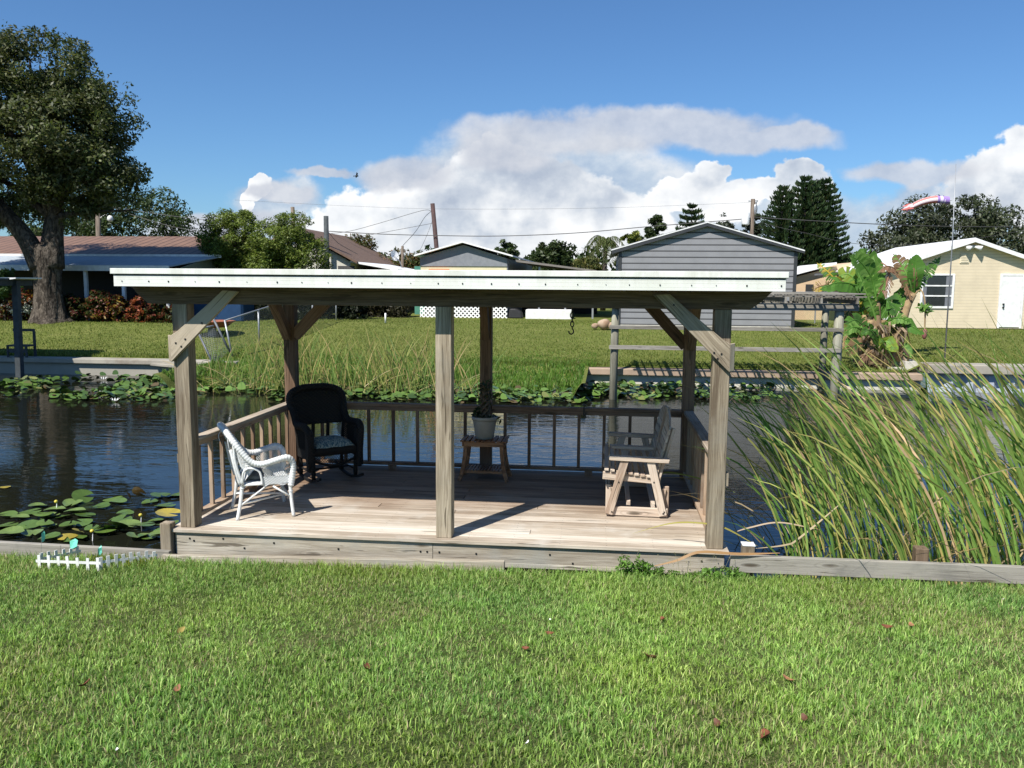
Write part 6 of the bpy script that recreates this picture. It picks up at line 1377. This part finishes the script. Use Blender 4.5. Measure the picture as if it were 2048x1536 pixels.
for k in range(8):
    a = 2*math.pi*k/8; s_ = e0+Vector((.03, math.cos(a)*.06, math.sin(a)*.06)); e = s_+Vector((-random.uniform(.18, .32), random.uniform(-.05, .05), -random.uniform(.03, .2))); w_ = Vector((0, 0, .03)); col_ = random.choice([0.4, 0.9])
    mb.add([s_-w_, s_+w_, s_.lerp(e, .5)+w_+Vector((0, 0, .02)), s_.lerp(e, .5)-w_+Vector((0, 0, .02)), e+w_*.3, e-w_*.3], [(0, 1, 2, 3), (3, 2, 4, 5)], [(1.2, .1 if k % 2 else .22, 0)]*6)
mb.build('tail', m, ws)
M_TPOLE = wood('utility_pole', [(.07, .052, .04), (.12, .092, .07), (.19, .155, .12)], knots=False); M_WIRE = plain('black_wire', (.03, .03, .03), .6)
def upole(lb, px0, py0, px1, py1, Y, r, nm='utility_pole', mt=None):
    t = thing(nm, lb, 'pole', tuple(map(float, AY(px1, 640, Y)))); a, b_ = Vector(tuple(AY(px1, py1, Y))), Vector(tuple(AY(px0, py0, Y))); d = (a-b_).normalized(); a = a+d*max(0, (a.z-.5)/max(.2, -d.z))
    MB().tube([a, b_], [r*1.15, r], 10).build('shaft', mt or M_TPOLE, t, True); return t
M_DKR = plain('creosoted_pole', (.07, .035, .032), .8, (.045, .025, .022), 5)
upole('bare dark leaning pole left of the white edged gable', 865, 407, 873, 495, 40, .12, mt=M_DKR); upole('cut off thick pole stub beside the cream gable', 652, 432, 653, 490, 33.6, .12, mt=M_DKG); upole('small pole tip behind the second round tree', 585, 414, 586, 430, 44, .12)
upole('short pale post with pipe right of the satellite dish', 805, 492, 805, 540, 39, .07); t4 = upole('pole with a street lamp behind the rust roof', 195, 408, 197, 478, 38, .13)
mb = MB(); a = Vector(tuple(AY(199, 437, 38))); b_ = Vector(tuple(AY(220, 430, 38))); mb.tube([a, a.lerp(b_, .5)+Vector((0, 0, .1)), b_], .03, 6); ell(mb, (b_.x, b_.y, b_.z-.2), (.16, .16, .18)); mb.build('lamp', M_WHITE, t4, True)
t3 = upole('utility pole carrying a white transformer behind the shed', 1506, 398, 1503, 470, 40, .115)
c_ = AY(1491, 436, 39.8); x_, z_ = float(c_[0]), float(c_[2]); MB().lathe([(0, z_-.36), (.19, z_-.36), (.21, z_-.3), (.21, z_+.22), (.17, z_+.3), (.05, z_+.34), (.05, z_+.45), (0, z_+.45)], x_, 39.8, 14).build('transformer', M_WHITE, t3, True)
mb = MB(); a = AY(1497, 402, 40); b_ = AY(1516, 402, 40); mb.bar(a, b_, .05, .06); a = Vector(tuple(AY(1510, 418, 40))); ell(mb, tuple(a), (.13, .13, .3)); a = Vector(tuple(AY(1512, 405, 40))); ell(mb, tuple(a), (.06, .06, .1)); mb.build('insulators', M_STEEL, t3, True)
def wire(lb, pts, r=.016, grp='overhead wires'):
    c = spline([Vector(tuple(map(float, AY(px, py, Y)))) for px, py, Y in pts], 40); o = MB().tube(c, r, 5, False).build('overhead_wire', M_WIRE); tag(o, lb, 'wire', grp)
wire('long thick wire from the pole stub sagging across to the shed ridge', [(652, 462, 39.5), (760, 468, 39.5), (873, 471, 39.8), (1000, 472, 40), (1150, 466, 40), (1300, 453, 40), (1500, 437, 40)], .022)
wire('wire running right from the transformer pole in front of the pines', [(1504, 434, 40), (1600, 440, 40), (1750, 448, 40), (1900, 453, 40), (2080, 454, 40)], .022)
wire('thin wire falling from the transformer pole across the pines', [(1506, 440, 40), (1560, 455, 40), (1620, 468, 40), (1700, 486, 40), (1800, 490, 40), (1950, 477, 40), (2080, 455, 40)], .012)
wire('wire rising from the pole stub to the top of the leaning pole', [(652, 468, 39.5), (700, 462, 39.5), (760, 446, 39.7), (845, 421, 40), (866, 424, 40)], .013)
wire('wire from the ruddy tree to the middle of the leaning pole', [(690, 478, 39.5), (760, 466, 39.7), (868, 446, 40)], .012)
wire('wire dropping from the leaning pole to the pale post', [(866, 420, 40), (850, 434, 40), (832, 462, 39.5), (805, 492, 39)], .014)
wire('pale cable looping down from the leaning pole to the gable', [(868, 430, 40), (858, 460, 40), (840, 500, 39), (828, 512, 38), (812, 508, 38)], .010)
wire('wire from the pole stub down to the cream house roof', [(655, 462, 33.7), (675, 485, 33.8), (700, 500, 34), (715, 508, 34)], .014)
wire('upper wire from the lamp pole to the first round tree', [(196, 408, 38), (240, 416, 38), (330, 430, 38), (430, 442, 38)], .014)
wire('lower wire from the lamp pole sloping to the round tree', [(200, 405, 38), (260, 428, 38), (340, 452, 38), (430, 468, 38)], .014)
wire('guy wire from the lamp pole down to the rust roof', [(190, 415, 38), (170, 440, 38), (143, 478, 38)], .010)
wire('very faint high wire crossing in front of the clouds', [(470, 400, 55), (700, 412, 55), (900, 418, 55), (1200, 416, 55), (1500, 405, 55)], .007)
c_ = Vector(tuple(AY(788, 512, 38))); sdh = thing('satellite_dish', 'small white satellite dish seen edge on beside the pale post', 'satellite dish', tuple(c_))
mb = MB(); vs = [c_]; n = 16; ax = Vector((.8, -.5, .3)).normalized(); u1 = ax.orthogonal().normalized(); u2 = ax.cross(u1)
for j in (1, 2, 3):
    for k in range(n): a = 2*math.pi*k/n; rr = .30*j/3; vs.append(c_+(u1*math.cos(a)+u2*math.sin(a))*rr+ax*(rr*rr*.9))
mb.add(vs, [(0, 1+k, 1+(k+1) % n) for k in range(n)]+[(1+j*n+k, 1+(j+1)*n+k, 1+(j+1)*n+(k+1) % n, 1+j*n+(k+1) % n) for j in (0, 1) for k in range(n)]); mb.build('dish', M_WHITE, sdh, True)
MB().tube([c_, c_+Vector((.35, -.1, -.28)), Vector(tuple(AY(805, 540, 39)))], .025, 6).build('mast', M_STEEL, sdh, True); MB().tube([c_+Vector((-.02, 0, -.25)), c_+ax*.4+Vector((0, 0, -.1))], .015, 5).build('feed_arm', M_STEEL, sdh)
bd = thing('flying_bird', 'tiny dark bird flying in front of the clouds', 'bird', tuple(map(float, AY(713, 352, 45)))); x_, y_, z_ = bd.location
mb = MB(); ell(mb, (x_, y_, z_), (.13, .05, .05), 8, 6); mb.add([(x_-.04, y_, z_), (x_+.06, y_, z_), (x_+.12, y_-.1, z_+.16), (x_+.06, y_-.2, z_+.2)], [(0, 1, 2, 3)]); mb.add([(x_-.04, y_, z_), (x_+.06, y_, z_), (x_-.02, y_+.1, z_-.08), (x_-.12, y_+.2, z_-.1)], [(0, 1, 2, 3)]); mb.add([(x_-.1, y_, z_), (x_-.2, y_, z_-.05), (x_-.2, y_, z_+.03)], [(0, 1, 2)])
mb.build('body', M_SCREW, bd, True)
for px, py, Y_, hh, lb in [(771, 641, 24, .28, 'short white stake standing in the middle of the far lawn')]:
    a = AY(px, py, Y_); o = MB().tube([(float(a[0]), Y_, float(a[2])-.1), (float(a[0]), Y_, float(a[2])+hh)], .035, 8).build('garden_stake', M_WHITE, None, True); tag(o, lb, 'stake')
for px, lb in [(802, 'pale wooden post stub left of the lattice skirting'), (808, 'second pale post stub nearer the lattice skirting')]:
    a = AY(px, 628, 31); o = MB().box(float(a[0])-.06, float(a[0])+.06, 31, 31.12, .6, 1.4, 2).build('post_stub', M_GREY); tag(o, lb, 'post')
